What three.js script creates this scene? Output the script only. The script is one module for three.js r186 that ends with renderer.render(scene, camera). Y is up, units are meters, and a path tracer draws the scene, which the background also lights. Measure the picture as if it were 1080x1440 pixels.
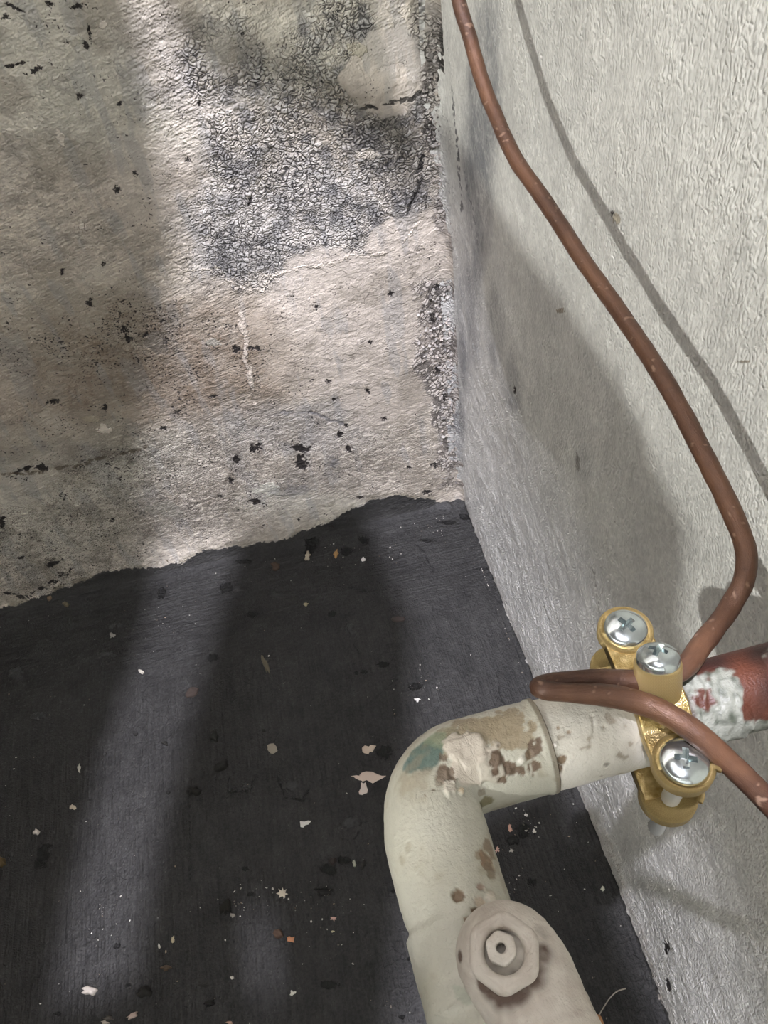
import * as THREE from 'three';
import { mergeGeometries } from 'three/addons/utils/BufferGeometryUtils.js';
import { RectAreaLightUniformsLib } from 'three/addons/lights/RectAreaLightUniformsLib.js';
import { Brush, Evaluator, SUBTRACTION } from 'three-bvh-csg';

// ───────────────────────── camera, lights, exposure ─────────────────────────
const scene = new THREE.Scene();
scene.background = new THREE.Color(0x000000);
const EYE = new THREE.Vector3(-0.12906061, 0.60638841, 0.50560504);
const RIGHT = new THREE.Vector3(0.96871928, -0.11208615, 0.22140383);
const UP = new THREE.Vector3(0.24102915, 0.63729863, -0.73195315);
const FWD = new THREE.Vector3(0.05905855, -0.7624219, -0.6443795);
const FOCAL = 1080;                                     // pixels of the 1080 x 1440 frame
const camera = new THREE.PerspectiveCamera(2 * Math.atan(720 / FOCAL) * 180 / Math.PI, 0.75, 0.01, 20);
camera.matrixAutoUpdate = true;
camera.position.copy(EYE);
camera.quaternion.setFromRotationMatrix(new THREE.Matrix4().makeBasis(RIGHT, UP, FWD.clone().negate()));
camera.focus = 0.34; camera.userData.fStop = 0;
scene.add(camera);

const EXPOSURE = 0.7;
const UNSEEN_LEFT_LAMP = { at: new THREE.Vector3(-2.3, 1.75, 1.5), color: 0xfffefa, cd: 21 };  // unseen, out of view to the left; lights right wall and pipe
const UNSEEN_OVERHEAD_LAMP = { at: new THREE.Vector3(-0.3, 2.05, 0.7), color: 0xf4f1ff, cd: 34 };  // unseen, out of view overhead; placed for the cool streaks
const UNSEEN_CEILING_LIGHT = { at: new THREE.Vector3(-1.5, 2.13, 1.9), color: 0xfbfff2, level: 1.6 };  // unseen, out of view; placed to brighten what the others leave dark

RectAreaLightUniformsLib.init();
const renderer = new THREE.WebGLRenderer({ antialias: true });
renderer.toneMapping = THREE.LinearToneMapping;
renderer.toneMappingExposure = EXPOSURE;
renderer.shadowMap.enabled = true;

// ───────────────────────── helpers ─────────────────────────
const V = (x, y, z) => new THREE.Vector3(x, y, z);
const rayOf = (x, y) => FWD.clone().addScaledVector(RIGHT, (x - 540) / FOCAL).addScaledVector(UP, -(y - 720) / FOCAL);
const at = (x, y, d) => EYE.clone().addScaledVector(rayOf(x, y), d);                 // a point of the room seen at a place, d metres deep
const on = (axis, x, y, level = 0) => { const r = rayOf(x, y); return EYE.clone().addScaledVector(r, (level - EYE.getComponent(axis)) / r.getComponent(axis)); };
const seen = (p) => { const d = p.clone().sub(EYE), z = d.dot(FWD); return [540 + FOCAL * d.dot(RIGHT) / z, 720 - FOCAL * d.dot(UP) / z, z]; };
let seedState = 12345;
const rnd = () => { seedState = (Math.imul(seedState, 1664525) + 1013904223) >>> 0; return seedState / 4294967296; };
const reseed = (s) => { seedState = s >>> 0; for (let i = 0; i < 5; i++) rnd(); };
const clamp = (x, a = 0, b = 1) => x < a ? a : x > b ? b : x;
const sstep = (a, b, x) => { const t = clamp((x - a) / (b - a)); return t * t * (3 - 2 * t); };
const mix = (a, b, t) => a + (b - a) * t;
function hash(ix, iy, s) {
  let h = Math.imul(ix, 374761393) ^ Math.imul(iy, 668265263) ^ Math.imul(s, 1274126177);
  h = Math.imul(h ^ (h >>> 13), 1274126177); h ^= h >>> 16; h = Math.imul(h, 2246822519); h ^= h >>> 15;
  return (h >>> 0) / 4294967296;
}
function vnoise(x, y, s) {                                // -1 .. 1
  const ix = Math.floor(x), iy = Math.floor(y), fx = x - ix, fy = y - iy;
  const ux = fx * fx * (3 - 2 * fx), uy = fy * fy * (3 - 2 * fy);
  const a = hash(ix, iy, s), b = hash(ix + 1, iy, s), c = hash(ix, iy + 1, s), d = hash(ix + 1, iy + 1, s);
  return (a + (b - a) * ux + (c - a + (a - b - c + d) * ux) * uy) * 2 - 1;
}
function fbm(x, y, s, n) { let v = 0, a = 0.5; for (let i = 0; i < n; i++) { v += a * vnoise(x, y, s + i); x = x * 2.03 + 17.1; y = y * 2.03 + 5.3; a *= 0.5; } return v; }
function noise3(x, y, z, s) { return (vnoise(x + 0.37 * z, y + 11.3, s) + vnoise(y + 0.41 * x, z + 3.7, s + 7) + vnoise(z + 0.33 * y, x + 9.1, s + 13)) / 1.9; }
let WID = 0;
function worley(x, y, s) {                                // distance to the nearest cell edge, cheap
  const ix = Math.floor(x), iy = Math.floor(y); let f1 = 9, f2 = 9;
  for (let j = -1; j <= 1; j++) for (let i = -1; i <= 1; i++) {
    const cx = ix + i, cy = iy + j, h = hash(cx, cy, s), dx = cx + h - x, dy = cy + ((h * 4096) % 1) - y, d = dx * dx + dy * dy;
    if (d < f1) { f2 = f1; f1 = d; WID = (h * 65536) % 1; } else if (d < f2) f2 = d;
  }
  return Math.sqrt(f2) - Math.sqrt(f1);
}
const counts = {};
const numbered = (n) => { counts[n] = (counts[n] ?? -1) + 1; return counts[n] ? `${n}_${String(counts[n]).padStart(3, '0')}` : n; };
function shade(o) { o.castShadow = o.receiveShadow = true; return o; }
function thing(name, label, category, group) {
  const g = new THREE.Group(); g.name = numbered(name); g.userData = { label, category }; if (group) g.userData.group = group;
  scene.add(g); return g;
}
function part(name, geo, mat, parent, label) {
  const m = shade(new THREE.Mesh(geo, mat)); m.name = parent === scene ? numbered(name) : name; if (label) m.userData.label = label;
  parent.add(m); return m;
}
const lin = (r, g, b) => { const c = new THREE.Color().setRGB(r / 255, g / 255, b / 255, THREE.SRGBColorSpace); return [c.r, c.g, c.b]; };
const mix3 = (a, b, t) => [a[0] + (b[0] - a[0]) * t, a[1] + (b[1] - a[1]) * t, a[2] + (b[2] - a[2]) * t];
const M = {
  plain: (hex, rough = 0.8, metal = 0) => new THREE.MeshStandardMaterial({ color: hex, roughness: rough, metalness: metal }),
};

// ───────────────────────── weathered plaster and paint: colour and relief computed in millimetres ─────────────────────────
// A patch of surface: u to the viewer's right, v up (both mm). fn(u, v, o) fills o.h (mm), o.r, o.g, o.b (0-255).
function makePatch(sideMM, res, fn, marks) {
  const n = res * res, H = new Float32Array(n), C = new Uint8Array(n * 4), mm = sideMM / res, o = { h: 0, r: 0, g: 0, b: 0 };
  for (let j = 0, k = 0; j < res; j++) for (let i = 0; i < res; i++, k++) {
    fn((i + 0.5) * mm, (j + 0.5) * mm, o); H[k] = o.h; C[k * 4] = clamp(o.r, 0, 255); C[k * 4 + 1] = clamp(o.g, 0, 255); C[k * 4 + 2] = clamp(o.b, 0, 255); C[k * 4 + 3] = 255;
  }
  // marks: { u, v, ax, ay, bx, by (the two half axes, mm), color, h, k (strength), rough (edge) }
  for (const m of marks) {
    const R = (Math.hypot(m.ax, m.ay) + Math.hypot(m.bx, m.by)) * 1.6 + 1, det = m.ax * m.by - m.ay * m.bx, rough = m.rough ?? 0.55;
    const size = Math.sqrt(Math.abs(det));
    for (let j = Math.max(0, Math.floor((m.v - R) / mm)); j < Math.min(res, (m.v + R) / mm); j++) for (let i = Math.max(0, Math.floor((m.u - R) / mm)); i < Math.min(res, (m.u + R) / mm); i++) {
      const u = (i + 0.5) * mm, v = (j + 0.5) * mm, du = u - m.u, dv = v - m.v, a = (du * m.by - dv * m.bx) / det, b = (dv * m.ax - du * m.ay) / det;
      const w = rough * (0.6 * vnoise(u / size * 1.5, v / size * 1.5, 301) + 0.55 * vnoise(u / size * 4, v / size * 4, 302)), d = Math.hypot(a, b) + w, t = (m.k ?? 1) * sstep(1, m.soft ?? 0.8, d);
      if (t <= 0) continue;
      const k = j * res + i;
      if (m.color) for (let c = 0; c < 3; c++) C[k * 4 + c] = mix(C[k * 4 + c], m.color[c], t);
      H[k] += (m.h ?? 0) * t;
    }
  }
  const blur = (A, r) => {
    const B = new Float32Array(n), D = new Float32Array(n), w = 2 * r + 1;
    for (let j = 0; j < res; j++) { let s = 0; const row = j * res; for (let i = -r; i <= r; i++) s += A[row + clamp(i, 0, res - 1)]; for (let i = 0; i < res; i++) { B[row + i] = s / w; s += A[row + Math.min(res - 1, i + r + 1)] - A[row + Math.max(0, i - r)]; } }
    for (let i = 0; i < res; i++) { let s = 0; for (let j = -r; j <= r; j++) s += B[clamp(j, 0, res - 1) * res + i]; for (let j = 0; j < res; j++) { D[j * res + i] = s / w; s += B[Math.min(res - 1, j + r + 1) * res + i] - B[Math.max(0, j - r) * res + i]; } }
    return D;
  };
  const S = blur(blur(H, 3), 3), NM = new Uint8Array(n * 4);
  for (let j = 0; j < res; j++) for (let i = 0; i < res; i++) {
    const k = j * res + i, e = Math.min(res - 1, i + 1), w = Math.max(0, i - 1), t = Math.min(res - 1, j + 1), b = Math.max(0, j - 1);
    const gx = (H[j * res + e] - S[j * res + e] - H[j * res + w] + S[j * res + w]) / (2 * mm), gy = (H[t * res + i] - S[t * res + i] - H[b * res + i] + S[b * res + i]) / (2 * mm), l = 1 / Math.hypot(gx, gy, 1);
    NM[k * 4] = Math.round((-gx * l * 0.5 + 0.5) * 255); NM[k * 4 + 1] = Math.round((-gy * l * 0.5 + 0.5) * 255); NM[k * 4 + 2] = Math.round((l * 0.5 + 0.5) * 255); NM[k * 4 + 3] = 255;
  }
  const tex = (data, srgb) => { const t = new THREE.DataTexture(data, res, res); t.magFilter = t.minFilter = THREE.LinearFilter; t.wrapS = t.wrapT = THREE.MirroredRepeatWrapping; if (srgb) t.colorSpace = THREE.SRGBColorSpace; t.needsUpdate = true; return t; };
  const tri = (x) => { x = Math.abs(x) % (2 * sideMM); return x > sideMM ? 2 * sideMM - x : x; };
  const height = (u, v) => {                              // metres in, metres out
    const x = clamp(tri(u * 1000) / mm - 0.5, 0, res - 1.001), y = clamp(tri(v * 1000) / mm - 0.5, 0, res - 1.001), i = Math.floor(x), j = Math.floor(y), fx = x - i, fy = y - j, k = j * res + i;
    return (mix(mix(S[k], S[k + 1], fx), mix(S[k + res], S[k + res + 1], fx), fy)) / 1000;
  };
  return { map: tex(C, true), normalMap: tex(NM, false), height, side: sideMM / 1000 };
}
// grid over u, v lines; place(u, v) gives the point
function gridGeo(us, vs, place, side) {
  const nu = us.length, nv = vs.length, pos = new Float32Array(nu * nv * 3), uv = new Float32Array(nu * nv * 2), idx = [];
  let k = 0;
  for (let j = 0; j < nv; j++) for (let i = 0; i < nu; i++, k++) { const p = place(us[i], vs[j]); pos.set(p, k * 3); uv[k * 2] = us[i] / side; uv[k * 2 + 1] = vs[j] / side; }
  for (let j = 0; j < nv - 1; j++) for (let i = 0; i < nu - 1; i++) { const a = j * nu + i; idx.push(a, a + 1, a + nu, a + 1, a + nu + 1, a + nu); }
  const g = new THREE.BufferGeometry();
  g.setAttribute('position', new THREE.BufferAttribute(pos, 3)); g.setAttribute('uv', new THREE.BufferAttribute(uv, 2)); g.setIndex(idx); g.computeVertexNormals();
  return g;
}
const linesTo = (dense, step, far, big) => { const a = []; for (let x = 0; x < dense; x += step) a.push(x); for (let x = dense; x < far; x += big) a.push(x); a.push(far); return a; };
// soft region masks: blobs given by the place they are seen at, kept as ellipses on the surface
function makeMask(blobs, axis, toUV, sideMM) {
  const n = 256, A = new Float32Array(n * n), el = blobs.map(([x, y, rx, ry, k = 1, rot = 0]) => {
    const c = toUV(on(axis, x, y)), cr = Math.cos(rot), sr = Math.sin(rot), a = toUV(on(axis, x + rx * cr, y + rx * sr)), b = toUV(on(axis, x - ry * sr, y + ry * cr));
    return [c[0], c[1], a[0] - c[0], a[1] - c[1], b[0] - c[0], b[1] - c[1], k];
  });
  for (let j = 0; j < n; j++) for (let i = 0; i < n; i++) {
    const u = (i + 0.5) / n * sideMM, v = (j + 0.5) / n * sideMM; let keep = 1;
    for (const [cu, cv, ax, ay, bx, by, k] of el) { const det = ax * by - ay * bx, du = u - cu, dv = v - cv, d = Math.hypot((du * by - dv * bx) / det, (dv * ax - du * ay) / det); if (d < 1.35) keep *= 1 - k * sstep(1.35, 0.55, d); }
    A[j * n + i] = 1 - keep;
  }
  return (u, v) => { const x = clamp(u / sideMM * n - 0.5, 0, n - 1.01), y = clamp(v / sideMM * n - 0.5, 0, n - 1.01), i = x | 0, j = y | 0, fx = x - i, fy = y - j, k = j * n + i; return mix(mix(A[k], A[k + 1], fx), mix(A[k + n], A[k + n + 1], fx), fy); };
}
const markAt = (axis, toUV) => (x, y, rx, ry, extra = {}, rot = 0) => {
  const c = toUV(on(axis, x, y)), cr = Math.cos(rot), sr = Math.sin(rot), a = toUV(on(axis, x + rx * cr, y + rx * sr)), b = toUV(on(axis, x - ry * sr, y + ry * cr));
  return { u: c[0], v: c[1], ax: a[0] - c[0], ay: a[1] - c[1], bx: b[0] - c[0], by: b[1] - c[1], ...extra };
};
const strokeAt = (axis, toUV) => (pts, w, extra = {}) => {   // a crack or ridge as a chain of small marks
  const out = [], mk = markAt(axis, toUV);
  for (let i = 0; i < pts.length - 1; i++) { const [x0, y0] = pts[i], [x1, y1] = pts[i + 1], L = Math.hypot(x1 - x0, y1 - y0), n = Math.max(1, Math.round(L / (w * 1.5))), r = Math.atan2(y1 - y0, x1 - x0); for (let k = 0; k < n; k++) { if (rnd() < 0.3) continue; const t = (k + 0.5) / n, j = w * 1.1; out.push(mk(x0 + (x1 - x0) * t + (rnd() - 0.5) * j, y0 + (y1 - y0) * t + (rnd() - 0.5) * j, w * (0.9 + 0.8 * rnd()), w * (0.2 + 0.5 * rnd()), extra, r + (rnd() - 0.5) * 0.6)); } }
  return out;
};

// ───────────────────────── the room ─────────────────────────
const ROOM = { x0: -2.6, z1: 2.6, top: 2.2 };
const SIDE = 512, SIDE_R = 560, RES = 2048;
const backUV = (p) => [SIDE + p.x * 1000, p.y * 1000];        // u = 512 mm at the corner
const rightUV = (p) => [p.z * 1000, p.y * 1000];
const floorUV = (p) => [SIDE + p.x * 1000, SIDE - p.z * 1000];
const BLACK = [34, 30, 28];

// ---- back wall ----
reseed(11);
const bm = markAt(2, backUV), bs = strokeAt(2, backUV);
const mCrackle = makeMask([[430, 300, 150, 95, 1], [360, 200, 70, 90, 0.75], [560, 240, 55, 75, 1], [470, 120, 75, 90, 0.8], [350, 350, 65, 55, 0.8], [600, 130, 30, 100, 0.9], [470, 40, 70, 60, 0.5], [330, 90, 60, 90, 0.4], [250, 90, 50, 90, 0.35]], 2, backUV, SIDE);
const mFlaky = makeMask([[615, 470, 38, 75, 1], [628, 600, 22, 90, 0.8], [620, 150, 22, 120, 0.9], [628, 300, 12, 100, 0.5]], 2, backUV, SIDE);
const mBrown = makeMask([[210, 510, 170, 85, 0.95], [330, 470, 60, 70, 0.6], [60, 560, 120, 120, 0.55], [120, 350, 140, 90, 0.22], [390, 520, 50, 60, 0.4], [280, 560, 110, 40, 0.5]], 2, backUV, SIDE);
const mGreen = makeMask([[70, 60, 130, 120, 0.8], [160, 180, 120, 60, 0.5], [100, 450, 110, 60, 0.6], [110, 650, 160, 60, 0.7], [420, 60, 130, 80, 0.6], [70, 740, 120, 50, 0.5], [430, 715, 100, 22, 0.6]], 2, backUV, SIDE);  // greenish plaster zones, colour lifted in place of missing light
const mSmooth = makeMask([[545, 100, 58, 62, 1], [500, 420, 95, 60, 1], [560, 340, 45, 40, 1], [430, 470, 80, 85, 0.9], [540, 520, 90, 90, 0.85], [210, 260, 90, 90, 0.55], [600, 350, 40, 60, 1]], 2, backUV, SIDE);
const mGrit = makeMask([[240, 690, 160, 75, 0.8], [60, 780, 130, 70, 0.9], [420, 640, 130, 60, 0.5], [560, 650, 80, 60, 0.4], [200, 470, 60, 40, 0.4]], 2, backUV, SIDE);
const mDark = makeMask([[540, 195, 50, 36, 0.75], [575, 260, 30, 40, 0.5], [410, 685, 26, 20, 0.3], [600, 60, 20, 60, 0.4], [320, 360, 30, 26, 0.4], [120, 640, 120, 20, 0.35]], 2, backUV, SIDE);
const mBlue = makeMask([[400, 310, 130, 80, 0.8], [240, 60, 80, 80, 0.5], [420, 600, 120, 40, 0.6], [310, 250, 40, 160, 0.4]], 2, backUV, SIDE);
const paintLine = [[-40, 862], [0, 852], [50, 838], [92, 822], [150, 804], [240, 792], [275, 778], [300, 771], [360, 762], [405, 752], [432, 742], [470, 728], [500, 712], [530, 701], [560, 694], [590, 697], [640, 704], [660, 706]].map(([x, y]) => backUV(on(2, x, y)));
const paintTop = (u) => { for (let i = 1; i < paintLine.length; i++) if (u <= paintLine[i][0]) { const [a, b] = [paintLine[i - 1], paintLine[i]]; return mix(a[1], b[1], clamp((u - a[0]) / (b[0] - a[0]))); } return paintLine[paintLine.length - 1][1]; };
const FLOORC = [44, 44, 43];
function backWall(u, v, o) {
  const wu = u + 7 * vnoise(u / 22, v / 22, 1) + 2.4 * vnoise(u / 5, v / 5, 2), wv = v + 7 * vnoise(u / 22, v / 22, 3) + 2.4 * vnoise(u / 5, v / 5, 4);
  const big = fbm(u / 60, v / 60, 10, 3), mid = fbm(u / 14, v / 14, 20, 3), fine = fbm(u / 2.6, v / 2.2, 30, 3), tiny = vnoise(u / 0.8, v / 0.8, 34);
  const smooth = sstep(0.35, 0.6, mSmooth(wu, wv)), brown = mBrown(wu, wv), green = mGreen(wu, wv), grit = mGrit(wu, wv), dark = mDark(wu, wv), blue = mBlue(wu, wv);
  const crk = sstep(0.22, 0.62, mCrackle(wu, wv) + 0.25 * mid) * (1 - smooth), flk = sstep(0.15, 0.95, mFlaky(wu + 6 * mid, wv) + 0.7 * mid + 0.15 * fine);
  let r = 202, g = 194, b = 180, h = 1.6 * big + 0.55 * mid;
  // trowelled skin with a fine roller grain
  const grain = fine * 0.9 + 0.25 * tiny;
  h += grain * mix(0.6, 0.36, smooth);
  const fib = fbm((u + 0.5 * v) / 9, (v - 0.25 * u) / 1.3, 40, 3), lay = sstep(0.0, 0.05, fbm(u / 17 + 3, v / 15, 44, 4)), lay2 = sstep(0.08, 0.12, fbm(u / 9, v / 8 + 9, 48, 4));
  h += 0.4 * fib * (1 - 0.5 * smooth) + 0.28 * lay + 0.22 * lay2;
  let t = 0.12 * big + 0.12 * mid + 0.13 * fine + 0.05 * tiny + 0.14 * fib - 0.07 * (lay - 0.5) - 0.06 * lay2; r *= 1 + t; g *= 1 + t; b *= 1 + t;
  const put = (R, G, B, k) => { r = mix(r, R, k); g = mix(g, G, k); b = mix(b, B, k); };
  put(224, 222, 206, green * 0.7); put(170, 168, 152, green * 0.25 * sstep(0, 0.3, mid)); put(112, 97, 80, brown * (0.62 + 0.35 * mid + 0.3 * fine)); put(176, 177, 180, blue * 0.4);
  put(209, 199, 186, smooth * 0.6 * (1 - brown)); put(148, 140, 126, 0.42 * sstep(0.08, 0.4, fbm(u / 26 + 7, v / 34, 300, 4))); put(150, 152, 152, 0.3 * sstep(0.1, 0.35, fbm(u / 9, v / 40 + 3, 305, 3)));
  // grey bloom between the islands
  const bloom = sstep(-0.15, 0.5, fbm(u / 9, v / 9, 50, 3) + 0.25 * fine); put(104, 104, 105, crk * bloom * 0.6); put(86, 86, 86, dark * (0.6 + 0.6 * mid)); put(125, 118, 104, grit * 0.45 * sstep(-0.1, 0.35, mid));
  // crackle: islands of paint with dark open joints
  if (crk > 0.02) {
    const size = 3.7, e = worley((u + 1.9 * vnoise(u / 2.4, v / 2.4, 60) + 2.5 * mid) / size, (v + 1.9 * vnoise(u / 2.4, v / 2.4, 61)) / (size * 0.8), 62), id = WID;
    const gap = sstep(0.16 + 0.1 * mid, 0.03, e) * sstep(-0.45, 0.1, fbm(u / 16, v / 16, 65, 2) + 0.3 * (id - 0.4)), e2 = worley((u + 1.5 * fine) / 2.1, (v + 1.5 * fine) / 1.9, 66), gap2 = sstep(0.14, 0.02, e2) * sstep(0.0, 0.4, fbm(u / 12, v / 12, 67, 2) + 0.12);
    const gg = Math.max(gap, gap2 * 0.8) * crk;
    put(48, 47, 47, gg * (0.75 + 0.5 * fine)); h += crk * (0.6 * sstep(0, 0.5, e) * (0.5 + id) + 0.3 * (id - 0.5)) - 0.6 * gg;
    put(216, 215, 210, crk * sstep(0.25, 0.5, e) * 0.5 * (id > 0.45 ? 1 : 0.15));
  }
  if (flk > 0.02) {
    const e = worley((u + 3 * mid + 1.2 * fine) / 3.6, (v + 2 * fine) / 3.3, 70), id = WID, gap = sstep(0.2, 0.04, e) * flk, lost = (id > 0.62 ? 1 : 0) * sstep(0.02, 0.12, e) * flk;
    put(66, 62, 60, Math.max(gap * 0.8, lost * 0.6)); put(222, 216, 212, flk * (1 - lost) * sstep(0.15, 0.4, e) * 0.6); h += flk * (0.7 * sstep(0, 0.4, e) * (1 - lost) - 0.5 * gap - 0.3 * lost);
  }
  // sandy pits near the floor, and black specks of mould everywhere
  if (grit > 0.05) { const e = worley((u + 2 * fine) / 2.4, (v + fine) / 1.7, 75), id = WID, gap = sstep(0.24, 0.03, e) * grit * (id > 0.45 ? 1 : 0.2); put(58, 51, 44, gap * 0.75); put(212, 206, 194, grit * sstep(0.2, 0.45, e) * (id < 0.3 ? 0.5 : 0)); h += grit * (0.45 * sstep(0, 0.4, e) * (0.3 + id) + 0.35 * fine) - 0.5 * gap; }
  const sp = vnoise(u / 1.1, v / 0.9, 80) + 0.55 * fbm(u / 12, v / 12, 81, 2) + 0.25 * (brown + grit); if (sp > 0.92) { put(...BLACK, sstep(0.92, 1.05, sp) * 0.8); h -= 0.2; }
  // floor paint brought up over the foot of the wall
  const line = paintTop(u) + 3.2 * vnoise(u / 11, 0.5, 90) + 1.5 * vnoise(u / 2.5, v / 2.5, 91) + 0.6 * tiny, pt = sstep(0.6, -0.6, v - line);
  put(FLOORC[0] * (1 + 0.15 * fine), FLOORC[1] * (1 + 0.15 * fine), FLOORC[2] * (1 + 0.15 * fine), pt * 0.97); h += pt * (0.35 - 0.1 * fine);
  put(92, 88, 72, sstep(9, 0, v - line) * (1 - pt) * 0.5 * sstep(-0.2, 0.3, mid));
  // the corner gathers grime
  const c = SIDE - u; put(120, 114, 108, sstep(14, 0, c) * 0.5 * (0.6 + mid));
  o.h = h; o.r = r; o.g = g; o.b = b;
}
const blk = { color: BLACK, h: -0.9, soft: 0.6, rough: 0.95, k: 0.92 }, chalk = { color: [222, 214, 200], h: 0.5 }, rim = { color: [150, 146, 134], h: 0.3 };
const backMarks = [
  ...[[352, 285, 4, 8], [175, 463, 6, 7], [180, 477, 8, 6], [206, 470, 8, 4], [233, 480, 5, 9], [148, 575, 4, 7], [332, 488, 10, 5], [354, 487, 16, 3], [360, 630, 10, 7], [422, 632, 16, 6], [426, 652, 11, 11], [333, 648, 6, 8], [326, 677, 6, 5], [478, 613, 7, 6], [491, 634, 5, 6], [487, 598, 4, 4], [461, 534, 4, 4], [519, 477, 5, 3], [516, 548, 3, 7], [548, 408, 5, 5], [614, 403, 8, 4], [60, 657, 9, 6], [30, 660, 24, 3], [158, 733, 8, 3], [362, 707, 14, 6], [4, 730, 6, 9], [112, 133, 5, 5], [168, 145, 3, 4], [120, 62, 4, 8], [126, 45, 3, 14], [95, 58, 5, 3], [50, 97, 14, 4], [22, 90, 18, 3], [190, 245, 7, 4], [165, 265, 5, 8], [280, 143, 3, 5], [265, 225, 5, 5], [88, 380, 3, 6], [145, 370, 4, 4], [126, 425, 5, 9], [75, 565, 10, 4], [230, 603, 7, 3], [150, 655, 6, 2], [310, 700, 4, 3], [505, 700, 10, 2], [612, 655, 6, 5], [600, 690, 8, 3], [575, 658, 4, 3], [420, 730, 3, 3], [465, 735, 4, 2], [30, 780, 8, 3], [75, 790, 14, 4], [445, 430, 3, 4], [470, 560, 5, 3], [540, 590, 4, 3], [110, 8, 12, 4], [20, 10, 16, 3], [70, 5, 5, 6], [8, 22, 7, 5], [250, 580, 6, 2], [470, 300, 6, 2], [300, 555, 8, 2], [625, 560, 4, 6], [615, 520, 5, 9], [608, 450, 4, 6]].map(([x, y, a, b]) => bm(x, y, a * 0.85, b * 0.85, blk, (rnd() - 0.5) * 0.8)),
  ...bs([[40, 835], [75, 818], [110, 795]], 4, blk), ...bs([[0, 832], [40, 838]], 3, blk), ...bs([[570, 300], [590, 270], [592, 215], [610, 190]], 6, { color: [44, 42, 40], h: -0.7, k: 0.8 }),
  ...bs([[505, 150], [540, 150], [580, 135], [608, 122]], 6, { color: [52, 50, 46], h: -0.6, k: 0.8 }), ...bs([[612, 30], [616, 75], [612, 120]], 5, { color: [52, 50, 46], h: -0.6, k: 0.8 }),
  ...bs([[336, 440], [345, 490], [356, 540], [364, 570]], 7, { color: [206, 196, 182], h: 0.9, k: 0.75 }), ...bs([[215, 387], [262, 383], [312, 379]], 4, { color: [200, 192, 176], h: 0.6, k: 0.7 }),
  ...bs([[320, 400], [368, 412], [375, 392], [430, 374], [458, 374], [490, 356], [520, 358], [560, 345], [588, 310]], 4, { color: [222, 212, 196], h: 0.8, k: 0.7 }),
  ...bs([[0, 665], [60, 662], [150, 645], [210, 632]], 4, { color: [86, 76, 62], h: -0.5, k: 0.6 }), ...bs([[300, 90], [302, 200], [298, 300]], 4, { color: [130, 128, 122], h: -0.4, k: 0.45 }), ...bs([[8, 640], [14, 690]], 7, { color: [178, 172, 158], h: 0.5, k: 0.6 }),
  ...bs([[380, 580], [430, 577], [480, 596]], 5, { color: [112, 112, 114], h: -0.5, k: 0.55 }),
  bm(515, 215, 20, 7, chalk), bm(540, 118, 44, 30, { h: 0.9, soft: 0.5 }), bm(85, 192, 6, 14, chalk, -0.3), bm(145, 33, 8, 7, chalk), bm(105, 55, 16, 7, { ...chalk, color: [196, 192, 178] }), bm(570, 18, 8, 14, chalk), bm(500, 70, 14, 10, { color: [190, 184, 166], h: 0.6 }),
  bm(145, 605, 12, 6, chalk), bm(375, 690, 18, 10, { ...chalk, color: [200, 198, 184] }), bm(230, 720, 30, 12, rim), bm(300, 480, 10, 5, rim), bm(130, 590, 16, 5, { ...rim, color: [168, 158, 138] }),
  bm(222, 482, 16, 16, { color: [122, 116, 106], h: -0.5, k: 0.7 }), bm(410, 690, 30, 14, { color: [120, 120, 120], h: 0, k: 0.4, soft: 0.3 }), bm(470, 650, 12, 10, { color: [92, 92, 94], k: 0.6, soft: 0.4 }),
];
const BACK = makePatch(SIDE, RES, backWall, backMarks);
const fillet = (d, r) => d >= r ? 0 : r - Math.sqrt(Math.max(0, r * r - (r - d) * (r - d)));
const corner = (y) => 0.010 + 0.004 * vnoise(y * 14, 0.3, 400);
const cove = (x) => 0.011 + 0.005 * vnoise(x * 11, 0.7, 401);
const foot = (d) => 0.010 * Math.exp(-d / 0.012);
const backZ = (x, y) => { const c = -x, bulge = 0.006 * vnoise(x * 7, y * 9, 402) * sstep(0, 0.05, c) * sstep(0, 0.05, y); return bulge + fillet(c, corner(y)) * 0.9 + foot(y) + BACK.height(SIDE / 1000 + x, y); };
const wallMat = (P, rough, ns = 1) => new THREE.MeshStandardMaterial({ map: P.map, normalMap: P.normalMap, normalScale: new THREE.Vector2(ns, ns), roughness: rough });
function structure(name, geo, mat) { const m = part(name, geo, mat, scene); m.name = name; m.userData.kind = 'structure'; return m; }
const slab = (sx, sy, sz, x, y, z) => { const g = new THREE.BoxGeometry(sx, sy, sz); g.translate(x, y, z); return g; };
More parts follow.
